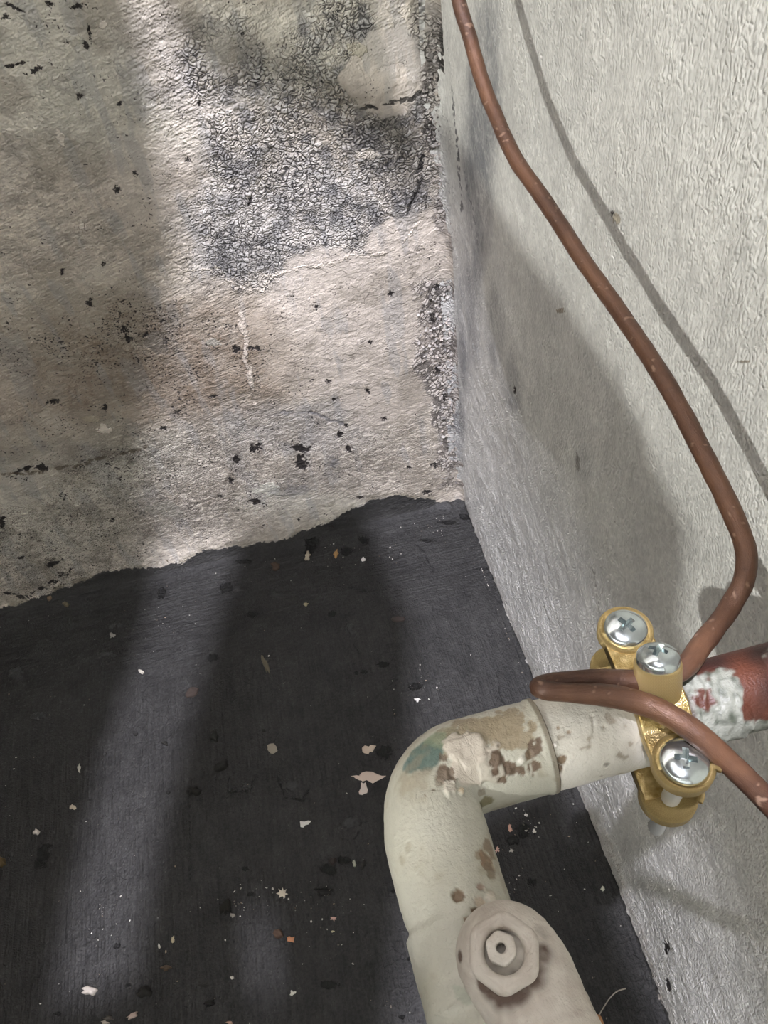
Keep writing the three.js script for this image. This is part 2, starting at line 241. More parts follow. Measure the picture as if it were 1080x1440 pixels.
{
  const us = linesTo(0.50, 0.00105, 2.6, 0.3).map((d) => SIDE / 1000 - d).reverse(), vs = linesTo(0.51, 0.00105, 2.2, 0.25);
  const g = gridGeo(us, vs, (u, v) => { const x = u - SIDE / 1000; return [x, v, backZ(x, v)]; }, SIDE / 1000);
  structure('wall_back', mergeGeometries([g, slab(2.9, 2.2, 0.1, -1.2, 1.1, -0.07)]), wallMat(BACK, 0.72));
  // curled bits of peeling paint in the corner, part of the wall
  reseed(21); const gs = [], tones = [[214, 210, 204], [196, 190, 184], [176, 172, 168], [120, 116, 112], [206, 196, 186]];
  for (let i = 0; i < 300; i++) {
    const t = rnd(), px = t < 0.6 ? 613 + (rnd() + rnd() - 1) * 36 : t < 0.8 ? 618 + (rnd() - 0.5) * 34 : 630 + (rnd() - 0.5) * 22, py = t < 0.6 ? 475 + (rnd() + rnd() - 1) * 85 : t < 0.8 ? 60 + rnd() * 200 : 560 + rnd() * 120;
    const c = on(2, px, py); c.x = Math.min(c.x, -0.004); const w = 0.0008 + 0.0016 * rnd(), l = w * (0.7 + 0.8 * rnd()), g = new THREE.BoxGeometry(w, l, 0.0002, 3, 3, 1), p = g.attributes.position, curl = 0.25 + 0.5 * rnd(), a = rnd() * 6.3;
    for (let k = 0; k < p.count; k++) { let x = p.getX(k), y = p.getY(k); const j = 1 + 0.35 * vnoise(x * 2500 + i, y * 2500, 430); x *= j; y *= j; p.setXYZ(k, x, y, p.getZ(k) + curl * (x * x + 0.5 * y * y) / w + 0.0002); }
    g.rotateZ(a); g.rotateX((rnd() - 0.5) * 0.8); g.rotateY((rnd() - 0.5) * 0.8); g.translate(c.x, c.y, backZ(c.x, c.y) + 0.0004); g.computeVertexNormals();
    const col = lin(...tones[Math.floor(rnd() * 5)]); g.setAttribute('color', new THREE.Float32BufferAttribute(Array.from({ length: p.count }, () => col).flat(), 3)); gs.push(g);
  }
  const pm = part('peeling_paint', mergeGeometries(gs), new THREE.MeshStandardMaterial({ vertexColors: true, roughness: 0.7 }), scene.getObjectByName('wall_back'), 'curled crumbs of peeling paint in the corner'); pm.userData.kind = 'stuff';
}

// ---- right wall ----
reseed(12);
const rm = markAt(0, rightUV), rs = strokeAt(0, rightUV);
const rGrey = makeMask([[690, 130, 26, 130, 0.8], [675, 260, 24, 120, 0.8], [660, 420, 20, 110, 0.6], [700, 470, 16, 60, 0.5], [722, 540, 14, 40, 0.5], [820, 650, 14, 26, 0.3], [648, 560, 8, 110, 0.5]], 0, rightUV, SIDE_R);
const rCoarse = makeMask([[1040, 330, 90, 200, 1], [1000, 120, 120, 120, 0.5], [900, 500, 90, 130, 0.5]], 0, rightUV, SIDE_R);
const footR = (z) => 1.6 + 1.0 * vnoise(z / 9, 0.2, 121) + 0.9 * vnoise(z / 2.2, 0.4, 122);
function rightWall(u, v, o) {
  const wu = u + 5 * vnoise(u / 18, v / 18, 101) + 1.5 * vnoise(u / 4, v / 4, 102), wv = v + 5 * vnoise(u / 18, v / 18, 103);
  const big = fbm(u / 70, v / 90, 110, 3), mid = fbm(u / 12, v / 18, 113, 3), fine = fbm(u / 2.0, v / 3.2, 116, 3), tiny = vnoise(u / 0.7, v / 0.9, 119);
  const grey = rGrey(wu, wv), coarse = rCoarse(wu, wv), foot = sstep(34, 4, v + 8 * mid), near = sstep(45, 5, u + 10 * mid);
  let r = 225, g = 225, b = 219, h = 1.3 * big + 0.5 * mid;
  // brushed, stippled masonry paint: little ridges running up the wall
  const w1 = 1 - Math.abs(vnoise((u + 1.5 * vnoise(u / 4, v / 6, 130)) / 1.7, v / 4.2, 131)) * 2, w2 = 1 - Math.abs(vnoise(u / 1.0, (v + vnoise(u / 2, v / 2, 132)) / 1.9, 133)) * 2;
  const ridge = Math.max(0, 0.5 * w1 + 0.5 * w2); const lay = sstep(0.02, 0.07, fbm(u / 20, v / 26, 170, 4)); h += (0.8 + 0.25 * coarse) * ridge * (0.75 + 0.6 * mid) + 0.4 * fine + 0.12 * tiny + 0.2 * lay;
  const low = sstep(190, 40, v + 40 * big), nub = Math.max(0, vnoise(u / 1.5, v / 1.9, 180) + 0.5 * vnoise(u / 0.75, v / 0.8, 181)), nub2 = Math.max(0, vnoise(u / 3.6, v / 4.2, 182)); h += (0.25 + 0.65 * low) * nub + 0.5 * low * nub2; const glint = sstep(0.75, 1.1, nub);
  const t = 0.05 * big + 0.06 * mid + 0.07 * fine + 0.09 * (ridge - 0.45) + 0.06 * glint - 0.035 * lay; r *= 1 + t; g *= 1 + t; b *= 1 + t;  // light on ridges and nubs, shade in hollows, put into the colour
  const put = (R, G, B, k) => { r = mix(r, R, k); g = mix(g, G, k); b = mix(b, B, k); };
  put(128, 130, 132, clamp(grey * (0.75 + 0.8 * mid - 0.55 * (ridge - 0.3)))); put(208, 204, 198, foot * 0.4); h += foot * 1.2 * Math.max(0, fbm(u / 3.0, v / 4.4, 140, 3)); put(150, 142, 134, foot * sstep(0.1, 0.5, fbm(u / 3, v / 4, 144, 3)) * 0.35);
  if (near > 0.02) { const e = worley(u / 2.6, v / 4.4, 150), gap = sstep(0.2, 0.02, e) * near * sstep(-0.1, 0.35, mid + 0.2 * grey); put(84, 82, 82, gap * 0.8); h -= gap * 0.4; }
  const sp = vnoise(u / 0.9, v / 1.2, 160) + 0.3 * mid; if (sp > 0.98) put(120, 114, 106, 0.5);
  const pt = sstep(0.5, -0.4, v - footR(u)); put(...FLOORC, pt * 0.95); 
  o.h = h; o.r = r; o.g = g; o.b = b;
}
const RIGHTP = makePatch(SIDE_R, RES, rightWall, [
  rm(938, 1331, 5, 9, blk), rm(941, 1386, 5, 8, blk), rm(727, 549, 2, 5, blk), rm(866, 306, 7, 9, { color: [176, 168, 150], h: -0.5 }), rm(860, 300, 3, 3, blk), rm(810, 652, 3, 14, { color: [120, 116, 108], k: 0.7 }), rm(787, 437, 6, 4, { color: [150, 140, 124], h: -0.3 }), rm(1048, 508, 9, 2, { color: [120, 110, 96], h: -0.3, k: 0.7 }),
  ...rs([[637, 120], [645, 200], [652, 300]], 3, { color: [72, 72, 74], h: -0.4, k: 0.7 }), ...rs([[655, 240], [668, 300], [676, 350]], 2.5, { color: [90, 92, 94], h: -0.3, k: 0.6 }), ...rs([[830, 800], [838, 850], [842, 880]], 2, { color: [130, 126, 118], h: -0.3, k: 0.5 }), ...rs([[690, 820], [715, 880], [735, 930], [750, 962]], 4, { color: [186, 178, 168], h: 0.5, k: 0.7 }), ...rs([[840, 1140], [870, 1230], [905, 1320], [935, 1410]], 3, { color: [186, 180, 170], h: 0.4, k: 0.5 }),
]);
const rightX = (z, y) => { const bulge = 0.005 * vnoise(z * 8 + 3, y * 7, 412) * sstep(0, 0.06, z) * sstep(0, 0.06, y); return -(bulge + fillet(z, corner(y)) * 0.9 + fillet(y, 0.0012) + RIGHTP.height(z, y)); };
{
  const us = linesTo(0.50, 0.00105, 2.6, 0.3), vs = linesTo(0.55, 0.00105, 2.2, 0.25);
  const g = gridGeo(us, vs, (u, v) => [rightX(u, v), v, u], SIDE_R / 1000);
  { const id = g.index.array; for (let i = 0; i < id.length; i += 3) { const t = id[i + 1]; id[i + 1] = id[i + 2]; id[i + 2] = t; } g.computeVertexNormals(); }
  structure('wall_right', mergeGeometries([g, slab(0.1, 2.2, 2.8, 0.07, 1.1, 1.2)]), wallMat(RIGHTP, 0.42));
}

// ---- floor ----
reseed(13);
const fm = markAt(1, floorUV), fs = strokeAt(1, floorUV);
function floorPaint(u, v, o) {
  const big = fbm(u / 55, v / 55, 200, 3), mid = fbm(u / 12, v / 12, 203, 3);
  const turn = sstep(60, 180, SIDE - v + 30 * big);       // strokes run along the wall near it, and towards the door further out
  const st = mix(fbm(u / 16, v / 1.6, 206, 3), fbm(u / 1.5, v / 18, 209, 3), turn), fine = fbm(u / 1.8, v / 1.8, 212, 2), tiny = vnoise(u / 0.7, v / 0.7, 215);
  let h = 1.1 * big + 0.5 * mid + 0.55 * st + 0.38 * fine + 0.14 * tiny + 0.2 * sstep(0.02, 0.06, fbm(u / 24, v / 20, 240, 4));
  const e = worley((u + 4 * mid) / 11, (v + 4 * mid) / 7, 220), crack = sstep(0.05, 0.0, e) * sstep(0.12, 0.4, fbm(u / 45, v / 45, 221, 2)); h -= 0.35 * crack;
  const t = 1 + 0.12 * big + 0.18 * mid + 0.20 * st + 0.22 * fine + 0.14 * tiny; let r = FLOORC[0] * t, g = FLOORC[1] * t, b = FLOORC[2] * t;
  const put = (R, G, B, k) => { r = mix(r, R, k); g = mix(g, G, k); b = mix(b, B, k); };
  put(26, 26, 26, crack * 0.7);
  const sp = vnoise(u / 1.2, v / 1.2, 230) + 0.35 * mid; if (sp > 0.97) { put(22, 22, 22, 0.7); h -= 0.25; }
  const du = vnoise(u / 0.55, v / 0.55, 231) + 0.3 * mid; if (du > 1.0) put(140, 136, 130, 0.45);
  o.h = h; o.r = r; o.g = g; o.b = b;
}
const hole = { color: [20, 20, 19], h: -1.0, soft: 0.7 }, lump = { h: 1.4, soft: 0.35, color: [60, 60, 60], k: 0.9 };
const FLOORP = makePatch(SIDE, RES, floorPaint, [
  ...[[467, 863, 6, 5], [436, 772, 8, 12], [440, 765, 11, 8], [486, 776, 9, 7], [512, 761, 7, 5], [540, 1056, 10, 11], [736, 1168, 14, 9], [722, 1182, 9, 6], [748, 1240, 6, 5], [60, 1200, 12, 16], [52, 1215, 8, 8], [98, 830, 26, 9], [228, 833, 8, 9], [318, 826, 9, 7], [345, 792, 14, 3], [355, 864, 8, 4], [300, 925, 8, 6], [456, 1252, 12, 5], [462, 1222, 12, 8], [484, 1210, 10, 6], [345, 1222, 5, 4], [352, 1258, 6, 3], [460, 1385, 16, 6], [565, 1430, 5, 3], [580, 1335, 5, 3], [577, 1348, 4, 3], [512, 945, 5, 4], [501, 947, 3, 3], [540, 936, 10, 5], [585, 965, 9, 6], [165, 1330, 5, 4], [680, 800, 12, 2], [630, 735, 14, 3], [600, 760, 8, 3], [655, 728, 10, 4], [150, 795, 6, 4], [553, 1253, 3, 3], [180, 1385, 4, 2], [80, 1425, 5, 3], [295, 1412, 7, 4], [20, 838, 10, 4]].map(([x, y, a, b]) => fm(x, y, a, b, hole)),
  ...[[22, 948, 15, 12], [375, 935, 8, 13], [492, 886, 11, 9], [388, 838, 8, 6], [335, 828, 12, 7], [55, 1008, 12, 6], [560, 872, 10, 6], [410, 1104, 14, 12], [348, 1105, 10, 6], [490, 1160, 16, 12], [700, 745, 12, 6], [620, 716, 22, 7], [478, 722, 10, 6], [160, 880, 14, 7], [440, 700, 20, 8], [150, 920, 16, 6]].map(([x, y, a, b]) => fm(x, y, a, b, lump)),
  ...fs([[265, 1115], [267, 1170], [268, 1240]], 2, { color: [24, 24, 24], h: -0.5, k: 0.7 }), ...fs([[38, 1100], [40, 1150], [46, 1195]], 2, { color: [24, 24, 24], h: -0.5, k: 0.8 }), ...fs([[2, 1385], [8, 1440]], 2, { color: [24, 24, 24], h: -0.5, k: 0.8 }), ...fs([[20, 1340], [34, 1390], [40, 1430]], 2, { color: [26, 26, 26], h: -0.4, k: 0.6 }),
  ...fs([[215, 1085], [228, 1055], [240, 1030]], 2, { color: [26, 26, 26], h: -0.4, k: 0.5 }), ...fs([[390, 1092], [400, 1120], [425, 1126], [434, 1108]], 3, { color: [24, 24, 23], h: -0.6, k: 0.8 }), ...fs([[322, 1095], [320, 1115], [352, 1112], [358, 1095]], 2.5, { color: [24, 24, 23], h: -0.6, k: 0.8 }), ...fs([[478, 1178], [490, 1184], [502, 1176], [508, 1155]], 2.5, { color: [24, 24, 23], h: -0.6, k: 0.8 }),
  ...fs([[585, 765], [600, 780], [608, 800]], 3, { color: [28, 28, 28], h: -0.5, k: 0.7 }), ...fs([[490, 825], [515, 832]], 3, { color: [26, 26, 26], h: -0.5, k: 0.7 }), ...fs([[700, 960], [706, 985], [716, 1000]], 2.5, { color: [26, 26, 26], h: -0.5, k: 0.7 }), ...fs([[190, 880], [250, 872], [300, 885]], 2, { color: [26, 26, 26], h: -0.4, k: 0.5 }), ...fs([[505, 1000], [560, 955], [600, 930]], 2, { color: [28, 28, 28], h: -0.3, k: 0.4 }), ...fs([[485, 862], [493, 900], [505, 918]], 2, { color: [26, 26, 26], h: -0.4, k: 0.6 }),
]);
const floorY = (x, z) => { const c = -x; return foot(z) + fillet(c, 0.004) * 0.6 + FLOORP.height(SIDE / 1000 + x, SIDE / 1000 - z); };
{
  const us = linesTo(0.50, 0.00105, 2.6, 0.3).map((d) => SIDE / 1000 - d).reverse(), vs = linesTo(0.50, 0.00105, 2.6, 0.3).map((d) => SIDE / 1000 - d).reverse();
  const g = gridGeo(us, vs, (u, v) => { const x = u - SIDE / 1000, z = SIDE / 1000 - v; return [x, floorY(x, z), z]; }, SIDE / 1000);
  const fmat = new THREE.MeshPhysicalMaterial({ map: FLOORP.map, normalMap: FLOORP.normalMap, roughness: 0.6, specularIntensity: 0.5 }); 
  structure('floor', mergeGeometries([g, slab(2.9, 0.1, 2.9, -1.25, -0.07, 1.25)]), fmat);
}
// ---- the rest of the room, behind the camera ----
{
  const white = M.plain(0x9c9d9a, 0.8);
  structure('wall_left', slab(0.1, 2.2, 2.8, ROOM.x0 - 0.05, 1.1, 1.2), white);
  structure('wall_front', slab(2.8, 2.2, 0.1, -1.3, 1.1, ROOM.z1 + 0.05), white);
  structure('ceiling', slab(2.9, 0.1, 2.9, -1.25, ROOM.top + 0.05, 1.25), white);
}

// ───────────────────────── swept pipes and rods ─────────────────────────
// pts: Vector3 list; radius(s, a, p) in metres; color(p, s, a) gives linear rgb; s runs in metres along the path
function sweep(pts, step, around, radius, color, caps = true, straight = false) {
  const curve = straight ? null : new THREE.CatmullRomCurve3(pts, false, 'centripetal');
  const L = curve ? curve.getLength() : pts[0].distanceTo(pts[1]), n = Math.max(2, Math.round(L / step));
  if (curve) curve.arcLengthDivisions = Math.max(400, n);
  const P = [], T = []; for (let i = 0; i <= n; i++) { P.push(curve ? curve.getPointAt(i / n) : pts[0].clone().lerp(pts[1], i / n)); T.push(curve ? curve.getTangentAt(i / n) : pts[1].clone().sub(pts[0]).normalize()); }
  let N = V(0, 1, 0); if (Math.abs(T[0].y) > 0.9) N = V(0, 0, 1); N.addScaledVector(T[0], -N.dot(T[0])).normalize();
  const pos = [], col = [], uv = [], idx = [], W = around + 1;
  for (let i = 0; i <= n; i++) {
    N.addScaledVector(T[i], -N.dot(T[i])).normalize(); const B = T[i].clone().cross(N), s = L * i / n;
    for (let k = 0; k <= around; k++) {
      const a = (k % around) / around * Math.PI * 2, d = N.clone().multiplyScalar(Math.cos(a)).addScaledVector(B, Math.sin(a)), q0 = P[i].clone().addScaledVector(d, 0.005), r = radius(s, a, q0, P[i], d), q = P[i].clone().addScaledVector(d, r);
      pos.push(q.x, q.y, q.z); uv.push(s, k / around * Math.PI * 2 * 0.011); col.push(...color(q, s, a, d));
    }
  }
  for (let i = 0; i < n; i++) for (let k = 0; k < around; k++) { const a = i * W + k; idx.push(a, a + 1, a + W, a + 1, a + W + 1, a + W); }
  if (caps) for (const i of [0, n]) { const c = pos.length / 3, b = i * W; pos.push(P[i].x, P[i].y, P[i].z); uv.push(0, 0); col.push(...color(P[i], L * i / n, 0, T[i])); for (let k = 0; k < around; k++) i ? idx.push(c, b + k, b + k + 1) : idx.push(c, b + k + 1, b + k); }
  const g = new THREE.BufferGeometry(); g.setAttribute('position', new THREE.Float32BufferAttribute(pos, 3)); g.setAttribute('uv', new THREE.Float32BufferAttribute(uv, 2)); g.setAttribute('color', new THREE.Float32BufferAttribute(col, 3)); g.setIndex(idx); g.computeVertexNormals();
  const nn = g.attributes.normal; for (let i = 0; i <= n; i++) { const a = i * W, b = i * W + around, v = V(nn.getX(a) + nn.getX(b), nn.getY(a) + nn.getY(b), nn.getZ(a) + nn.getZ(b)).normalize(); nn.setXYZ(a, v.x, v.y, v.z); nn.setXYZ(b, v.x, v.y, v.z); }
  return g;
}
const grainTex = (() => { const n = 512, d = new Uint8Array(n * n * 4); for (let j = 0; j < n; j++) for (let i = 0; i < n; i++) { const k = (j * n + i) * 4, a = Math.abs(fbm(i / 40, j / 40, 640, 4)), v = fbm(i / 12, j / 12, 645, 4), e = sstep(0.0, 0.06, fbm(i / 60, j / 60, 650, 4)); d[k] = d[k + 1] = d[k + 2] = clamp(110 + 90 * v - 60 * a + 45 * e, 0, 255); d[k + 3] = 255; } const t = new THREE.DataTexture(d, n, n); t.magFilter = THREE.LinearFilter; t.wrapS = t.wrapT = THREE.MirroredRepeatWrapping; t.repeat.set(45, 45); t.needsUpdate = true; return t; })();
const painted = (rough = 0.55, metal = 0) => new THREE.MeshStandardMaterial({ vertexColors: true, roughness: rough, metalness: metal, bumpMap: grainTex, bumpScale: 0.00022 });

// ---- the white water pipe: out of the right wall, elbow, run towards the viewer with a stop valve ----
const AX = { y: 0.4147, z: 0.432 }, LEG = { x: -0.1243, y: 0.4165 };
const pipe = thing('water_pipe', 'white-painted metal water pipe with flaking paint, an elbow and a stop valve', 'pipe');
// patches on the paint: a place near the surface, radius, colour, height (m)
const line = [V(0.02, AX.y, AX.z), V(LEG.x + 0.0118, AX.y, AX.z), V(LEG.x + 0.0035, AX.y + 0.0004, AX.z + 0.0035), V(LEG.x, LEG.y, AX.z + 0.0118), V(LEG.x + 0.002, LEG.y, 0.7)];
const offLine = (q) => { let m = 9; for (let i = 0; i < 4; i++) m = Math.min(m, new THREE.Line3(line[i], line[i + 1]).closestPointToPoint(q, true, V(0, 0, 0)).distanceTo(q)); return m; };
const near = (x, y, d0) => { let best = 9, p = null; for (let d = 0.13; d < 0.23; d += 0.0004) { const q = at(x, y, d), e = offLine(q); if (e <= 0.0119) return q; if (e < best) { best = e; p = q; } } return p; };
const patches = (list) => list.map(([x, y, d, rx, color, h = 0, k = 1, edge = color === BROWN ? 1.0 : 0.42]) => ({ p: near(x, y, d), r: rx * seen(near(x, y, d))[2] / FOCAL, color: lin(...color), h, k, edge }));
function applyPatches(q, list, c, seed) {
  let h = 0; const e1 = noise3(q.x * 420, q.y * 420, q.z * 420, seed), e2 = noise3(q.x * 850, q.y * 850, q.z * 850, seed + 3);
  for (const m of list) { const d = q.distanceTo(m.p) / m.r + m.edge * (0.7 * e1 + 0.8 * e2), t = m.k * sstep(1, 0.86, d); if (t > 0) { if (c) { const x = mix3(c, m.color, t); c[0] = x[0]; c[1] = x[1]; c[2] = x[2]; } h += m.h * t; } }
  return h;
}
const BEIGE = [150, 138, 114], BROWN = [108, 92, 76], TEAL = [86, 108, 100], CREAM = [192, 191, 178], WHITE = [226, 223, 212];
const elbowPatches = patches([
  [668, 1028, 0.186, 46, BEIGE, -0.00012, 0.95], [712, 1020, 0.187, 38, BEIGE, -0.00012, 0.95], [632, 1042, 0.19, 34, [140, 134, 112], -0.0001, 0.9], [735, 1038, 0.187, 18, BEIGE, -0.0001, 0.9],
  [598, 1062, 0.192, 27, TEAL, -0.0001, 0.95, 0.2], [580, 1076, 0.196, 16, [88, 112, 108], -0.0001, 0.9, 0.2], [612, 1043, 0.191, 18, [124, 136, 112], -0.0001, 0.75],
  [668, 1072, 0.184, 40, [196, 188, 174], 0.0006, 1, 0.25], [655, 1052, 0.186, 30, [200, 192, 178], 0.0005, 1, 0.25], [692, 1085, 0.184, 24, [194, 188, 174], 0.0005, 1],
  [628, 1088, 0.187, 11, BROWN, -0.0002, 0.9], [624, 1070, 0.188, 9, BROWN, -0.0002, 0.8], [702, 1068, 0.186, 12, BROWN, -0.0004], [716, 1078, 0.186, 11, BROWN, -0.0004], [695, 1086, 0.186, 7, [96, 78, 62], -0.0003], [706, 1096, 0.186, 7, BROWN, -0.0003], [738, 1080, 0.187, 10, BROWN, -0.0004], [752, 1054, 0.187, 14, BROWN, -0.0004], [755, 1078, 0.188, 8, BROWN, -0.0003], [744, 1062, 0.187, 8, [120, 104, 84], -0.0003], [733, 1070, 0.186, 6, WHITE, 0.0004],
  [684, 1128, 0.19, 12, [112, 104, 62], 0, 0.8], [678, 1116, 0.189, 8, [124, 112, 88], 0, 0.6], [688, 1190, 0.185, 16, [120, 98, 74], -0.0002, 0.8], [684, 1210, 0.184, 14, [126, 100, 76], -0.0003, 0.9], [672, 1205, 0.182, 8, [130, 112, 88], -0.0002, 0.7], [690, 1225, 0.184, 10, BROWN, -0.0002, 0.7],
  [645, 1260, 0.174, 8, [122, 104, 84], -0.0007, 1, 0.25], [676, 1247, 0.177, 6, [150, 130, 118], -0.0005], [676, 1268, 0.175, 9, [176, 160, 140], -0.0005, 0.8], [668, 1284, 0.174, 7, [120, 100, 80], -0.0005], [660, 1294, 0.173, 6, [130, 108, 86], -0.0005], [690, 1262, 0.176, 8, [214, 208, 194], 0.0005],
  [650, 1398, 0.163, 14, [168, 172, 156], -0.0001, 0.8], [598, 1118, 0.19, 3, BROWN, -0.0002, 0.7], [610, 1112, 0.189, 3, BROWN, -0.0002, 0.7], [618, 1102, 0.188, 5, [150, 140, 124], -0.0002, 0.7], [634, 1110, 0.184, 10, [200, 194, 180], 0.0008], [648, 1112, 0.183, 5, [190, 176, 150], 0.0009],
]);
{
  const bend = [], R = 0.0118, cx = LEG.x + R, cz = AX.z + R;
  for (let i = 0; i <= 8; i++) { const a = i / 8 * Math.PI / 2; bend.push(V(cx - R * Math.sin(a), mix(AX.y, LEG.y, i / 8), cz - R * Math.cos(a))); }
  const pts = [V(-0.0925, AX.y, AX.z), V(-0.100, AX.y, AX.z), V(-0.1085, AX.y, AX.z), ...bend, V(LEG.x, LEG.y, 0.452), V(LEG.x, LEG.y, 0.47), V(LEG.x + 0.001, LEG.y, 0.50), V(LEG.x + 0.002, LEG.y, 0.56), V(LEG.x + 0.002, LEG.y, 0.70)];
  const base = (s, d, q) => {
    let r = 0.01185 + 0.0003 * noise3(q.x * 90, q.y * 90, q.z * 90, 500) + 0.00012 * noise3(q.x * 380, q.y * 380, q.z * 380, 505);
    const left = Math.max(0, -d.x);                       // runs and sags of thick paint along the outer side
    const z = q.z; r += left * 0.0011 * (sstep(0.439, 0.447, z) * sstep(0.4655, 0.4645, z) * Math.sin(clamp((z - 0.439) / 0.0262) * Math.PI) ** 0.5 + sstep(0.4658, 0.4675, z) * sstep(0.4838, 0.4825, z) * 0.9 + sstep(0.4842, 0.486, z) * 0.9) - left * 0.0002 * sstep(0.45, 0.47, z);
    r += 0.0004 * sstep(0.0028, 0.0012, s) ;
    return r;
  };
  const g = sweep(pts, 0.00045, 190, (s, a, q, P, d) => { const r = base(s, d, q), s2 = P.clone().addScaledVector(d, r); return r + applyPatches(s2, elbowPatches, null, 520) + 0.00009 * noise3(s2.x * 900, s2.y * 900, s2.z * 900, 530); },
    (q, s, a, d) => {
      const n1 = noise3(q.x * 120, q.y * 120, q.z * 120, 540), n2 = noise3(q.x * 600, q.y * 600, q.z * 600, 545), c = mix3(lin(...CREAM), lin(172, 170, 152), clamp(0.4 + 0.5 * n1));
      const out = c.map((x) => x * (1 + 0.06 * n2)); applyPatches(q, elbowPatches, out, 520);
      if (s < 0.0011) { const m = mix3(out, lin(110, 98, 80), 0.7); out[0] = m[0]; out[1] = m[1]; out[2] = m[2]; }
      const brownTone = sstep(0.25, 0.7, n1 + 0.5 * n2 + 0.5 * Math.max(0, d.x) * sstep(0.44, 0.46, q.z)); return mix3(out, lin(140, 128, 106), brownTone * 0.5);  // browner blotches, denser on the right side of the run
    }, false);
  part('elbow', g, painted(0.5), pipe, 'cream-painted elbow with beige and teal patches where paint is gone');
}
const midPatches = patches([
  [771, 1049, 0.187, 9, BROWN, -0.0005], [776, 1070, 0.188, 12, [124, 106, 84], -0.0004], [792, 1068, 0.188, 11, [130, 112, 90], -0.0004], [782, 1082, 0.189, 9, [138, 120, 98], -0.0003], [783, 1048, 0.187, 6, [250, 248, 240], 0.0006], [774, 1054, 0.187, 5, [70, 56, 46], -0.0005], [850, 1023, 0.187, 5, [150, 134, 112], -0.0003], [785, 1022, 0.187, 4, [168, 152, 132], -0.0002], [800, 1030, 0.187, 4, [160, 144, 124], -0.0003], [738, 1030, 0.187, 3, BROWN, -0.0003], [855, 1077, 0.189, 5, [150, 146, 136], -0.0002],
  [833, 1006, 0.187, 3, [120, 84, 66], -0.0005, 1, 0.15], [835, 1013, 0.187, 3, [120, 84, 66], -0.0005, 1, 0.15], [836, 1020, 0.187, 3, [120, 84, 66], -0.0005, 1, 0.15], [836, 1027, 0.187, 3, [112, 80, 62], -0.0005, 1, 0.15], [835, 1034, 0.187, 3.4, [108, 78, 60], -0.0005, 1, 0.15], [832, 1041, 0.187, 3, [112, 84, 66], -0.0004, 1, 0.15],
]);
{
  const g = sweep([V(-0.0935, AX.y, AX.z), V(-0.0585, AX.y, AX.z)], 0.0004, 170, (s, a, q, P, d) => { const r = 0.0114 + 0.00022 * noise3(q.x * 140, q.y * 140, q.z * 140, 550) + 0.00012 * noise3(q.x * 600, q.y * 600, q.z * 600, 555), s2 = P.clone().addScaledVector(d, r); return r + applyPatches(s2, midPatches, null, 560); },
    (q, s) => { const n1 = noise3(q.x * 150, q.y * 150, q.z * 150, 565), n2 = noise3(q.x * 650, q.y * 650, q.z * 650, 568), out = mix3(lin(...WHITE), lin(188, 184, 170), clamp(0.25 + 0.6 * n1 + 0.15 * n2)); applyPatches(q, midPatches, out, 560); const fl = sstep(0.62, 0.78, n2 + 0.3 * n1); return mix3(out, lin(150, 138, 120), fl * 0.7); }, false, true);
  part('pipe_section', g, painted(0.6), pipe, 'white-painted straight length with chipped spots');
}
{
  // bare rusty length with a crust of old white paint next to the clamp
  const crust = (q, s) => { const n1 = noise3(q.x * 130, q.y * 130, q.z * 130, 570), n2 = noise3(q.x * 700, q.y * 700, q.z * 700, 573); return sstep(0.0, 0.14, 0.5 - s / 0.026 * 0.62 + 0.75 * n1 + 0.2 * n2); };
  const g = sweep([V(-0.0595, AX.y, AX.z), V(0.01, AX.y, AX.z)], 0.0004, 150, (s, a, q) => 0.0103 + 0.0005 * crust(q, s) * (1 + noise3(q.x * 800, q.y * 800, q.z * 800, 575)) + 0.0001 * noise3(q.x * 300, q.y * 300, q.z * 300, 576),
    (q, s) => {
      const n1 = noise3(q.x * 200, q.y * 200, q.z * 200, 577), n2 = noise3(q.x * 800, q.y * 800, q.z * 800, 578), rust = mix3(lin(94, 50, 32), lin(52, 31, 26), clamp(0.45 + 0.8 * n1));
      const k = crust(q, s), w = mix3(lin(136, 139, 128), lin(66, 72, 60), clamp(0.15 + 0.8 * n2 + 0.5 * n1)), dark = sstep(0.0040, 0.0024, s); return mix3(mix3(rust, w, k), lin(70, 54, 44), dark * 0.8);
    }, false, true);
  part('rusty_section', g, painted(0.5), pipe, 'rust-brown bare length with a crust of white paint');
  const col = (q) => { const n = noise3(q.x * 300, q.y * 300, q.z * 300, 581); return mix3(lin(92, 70, 56), lin(200, 192, 176), clamp(0.3 + n)); };
  part('joint_ring', sweep([V(-0.0937, AX.y, AX.z), V(-0.0923, AX.y, AX.z)], 0.0004, 120, () => 0.01165, col, true, true), painted(0.6), pipe, 'thin brown joint line before the elbow');
}
// stop valve
const VB = on(1, 708, 1336, 0.432), VE = on(1, 828, 1560, 0.432);
const limewash = (q, seed, grime = 0) => { const n1 = noise3(q.x * 220, q.y * 220, q.z * 220, seed), n2 = noise3(q.x * 900, q.y * 900, q.z * 900, seed + 3), c = mix3(lin(206, 200, 189), lin(174, 164, 152), clamp(0.25 + 0.5 * n1 + 0.35 * n2)); return mix3(c, lin(92, 76, 66), clamp(grime * (0.8 + 0.8 * n1 + 0.4 * n2))); };
const grimeSpots = [[700, 1390, 0.4405, 28], [725, 1388, 0.4405, 22], [748, 1368, 0.4405, 22], [758, 1345, 0.4395, 20], [756, 1318, 0.4385, 14], [772, 1372, 0.437, 13], [792, 1390, 0.434, 12], [680, 1385, 0.439, 12], [648, 1345, 0.436, 8]].map(([x, y, lv, r]) => [on(1, x, y, lv), r * 0.156 / FOCAL]);
const grimeAt = (q) => { let k = 0; for (const [p, r] of grimeSpots) k = Math.max(k, sstep(1.25, 0.4, q.distanceTo(p) / r)); return k; };
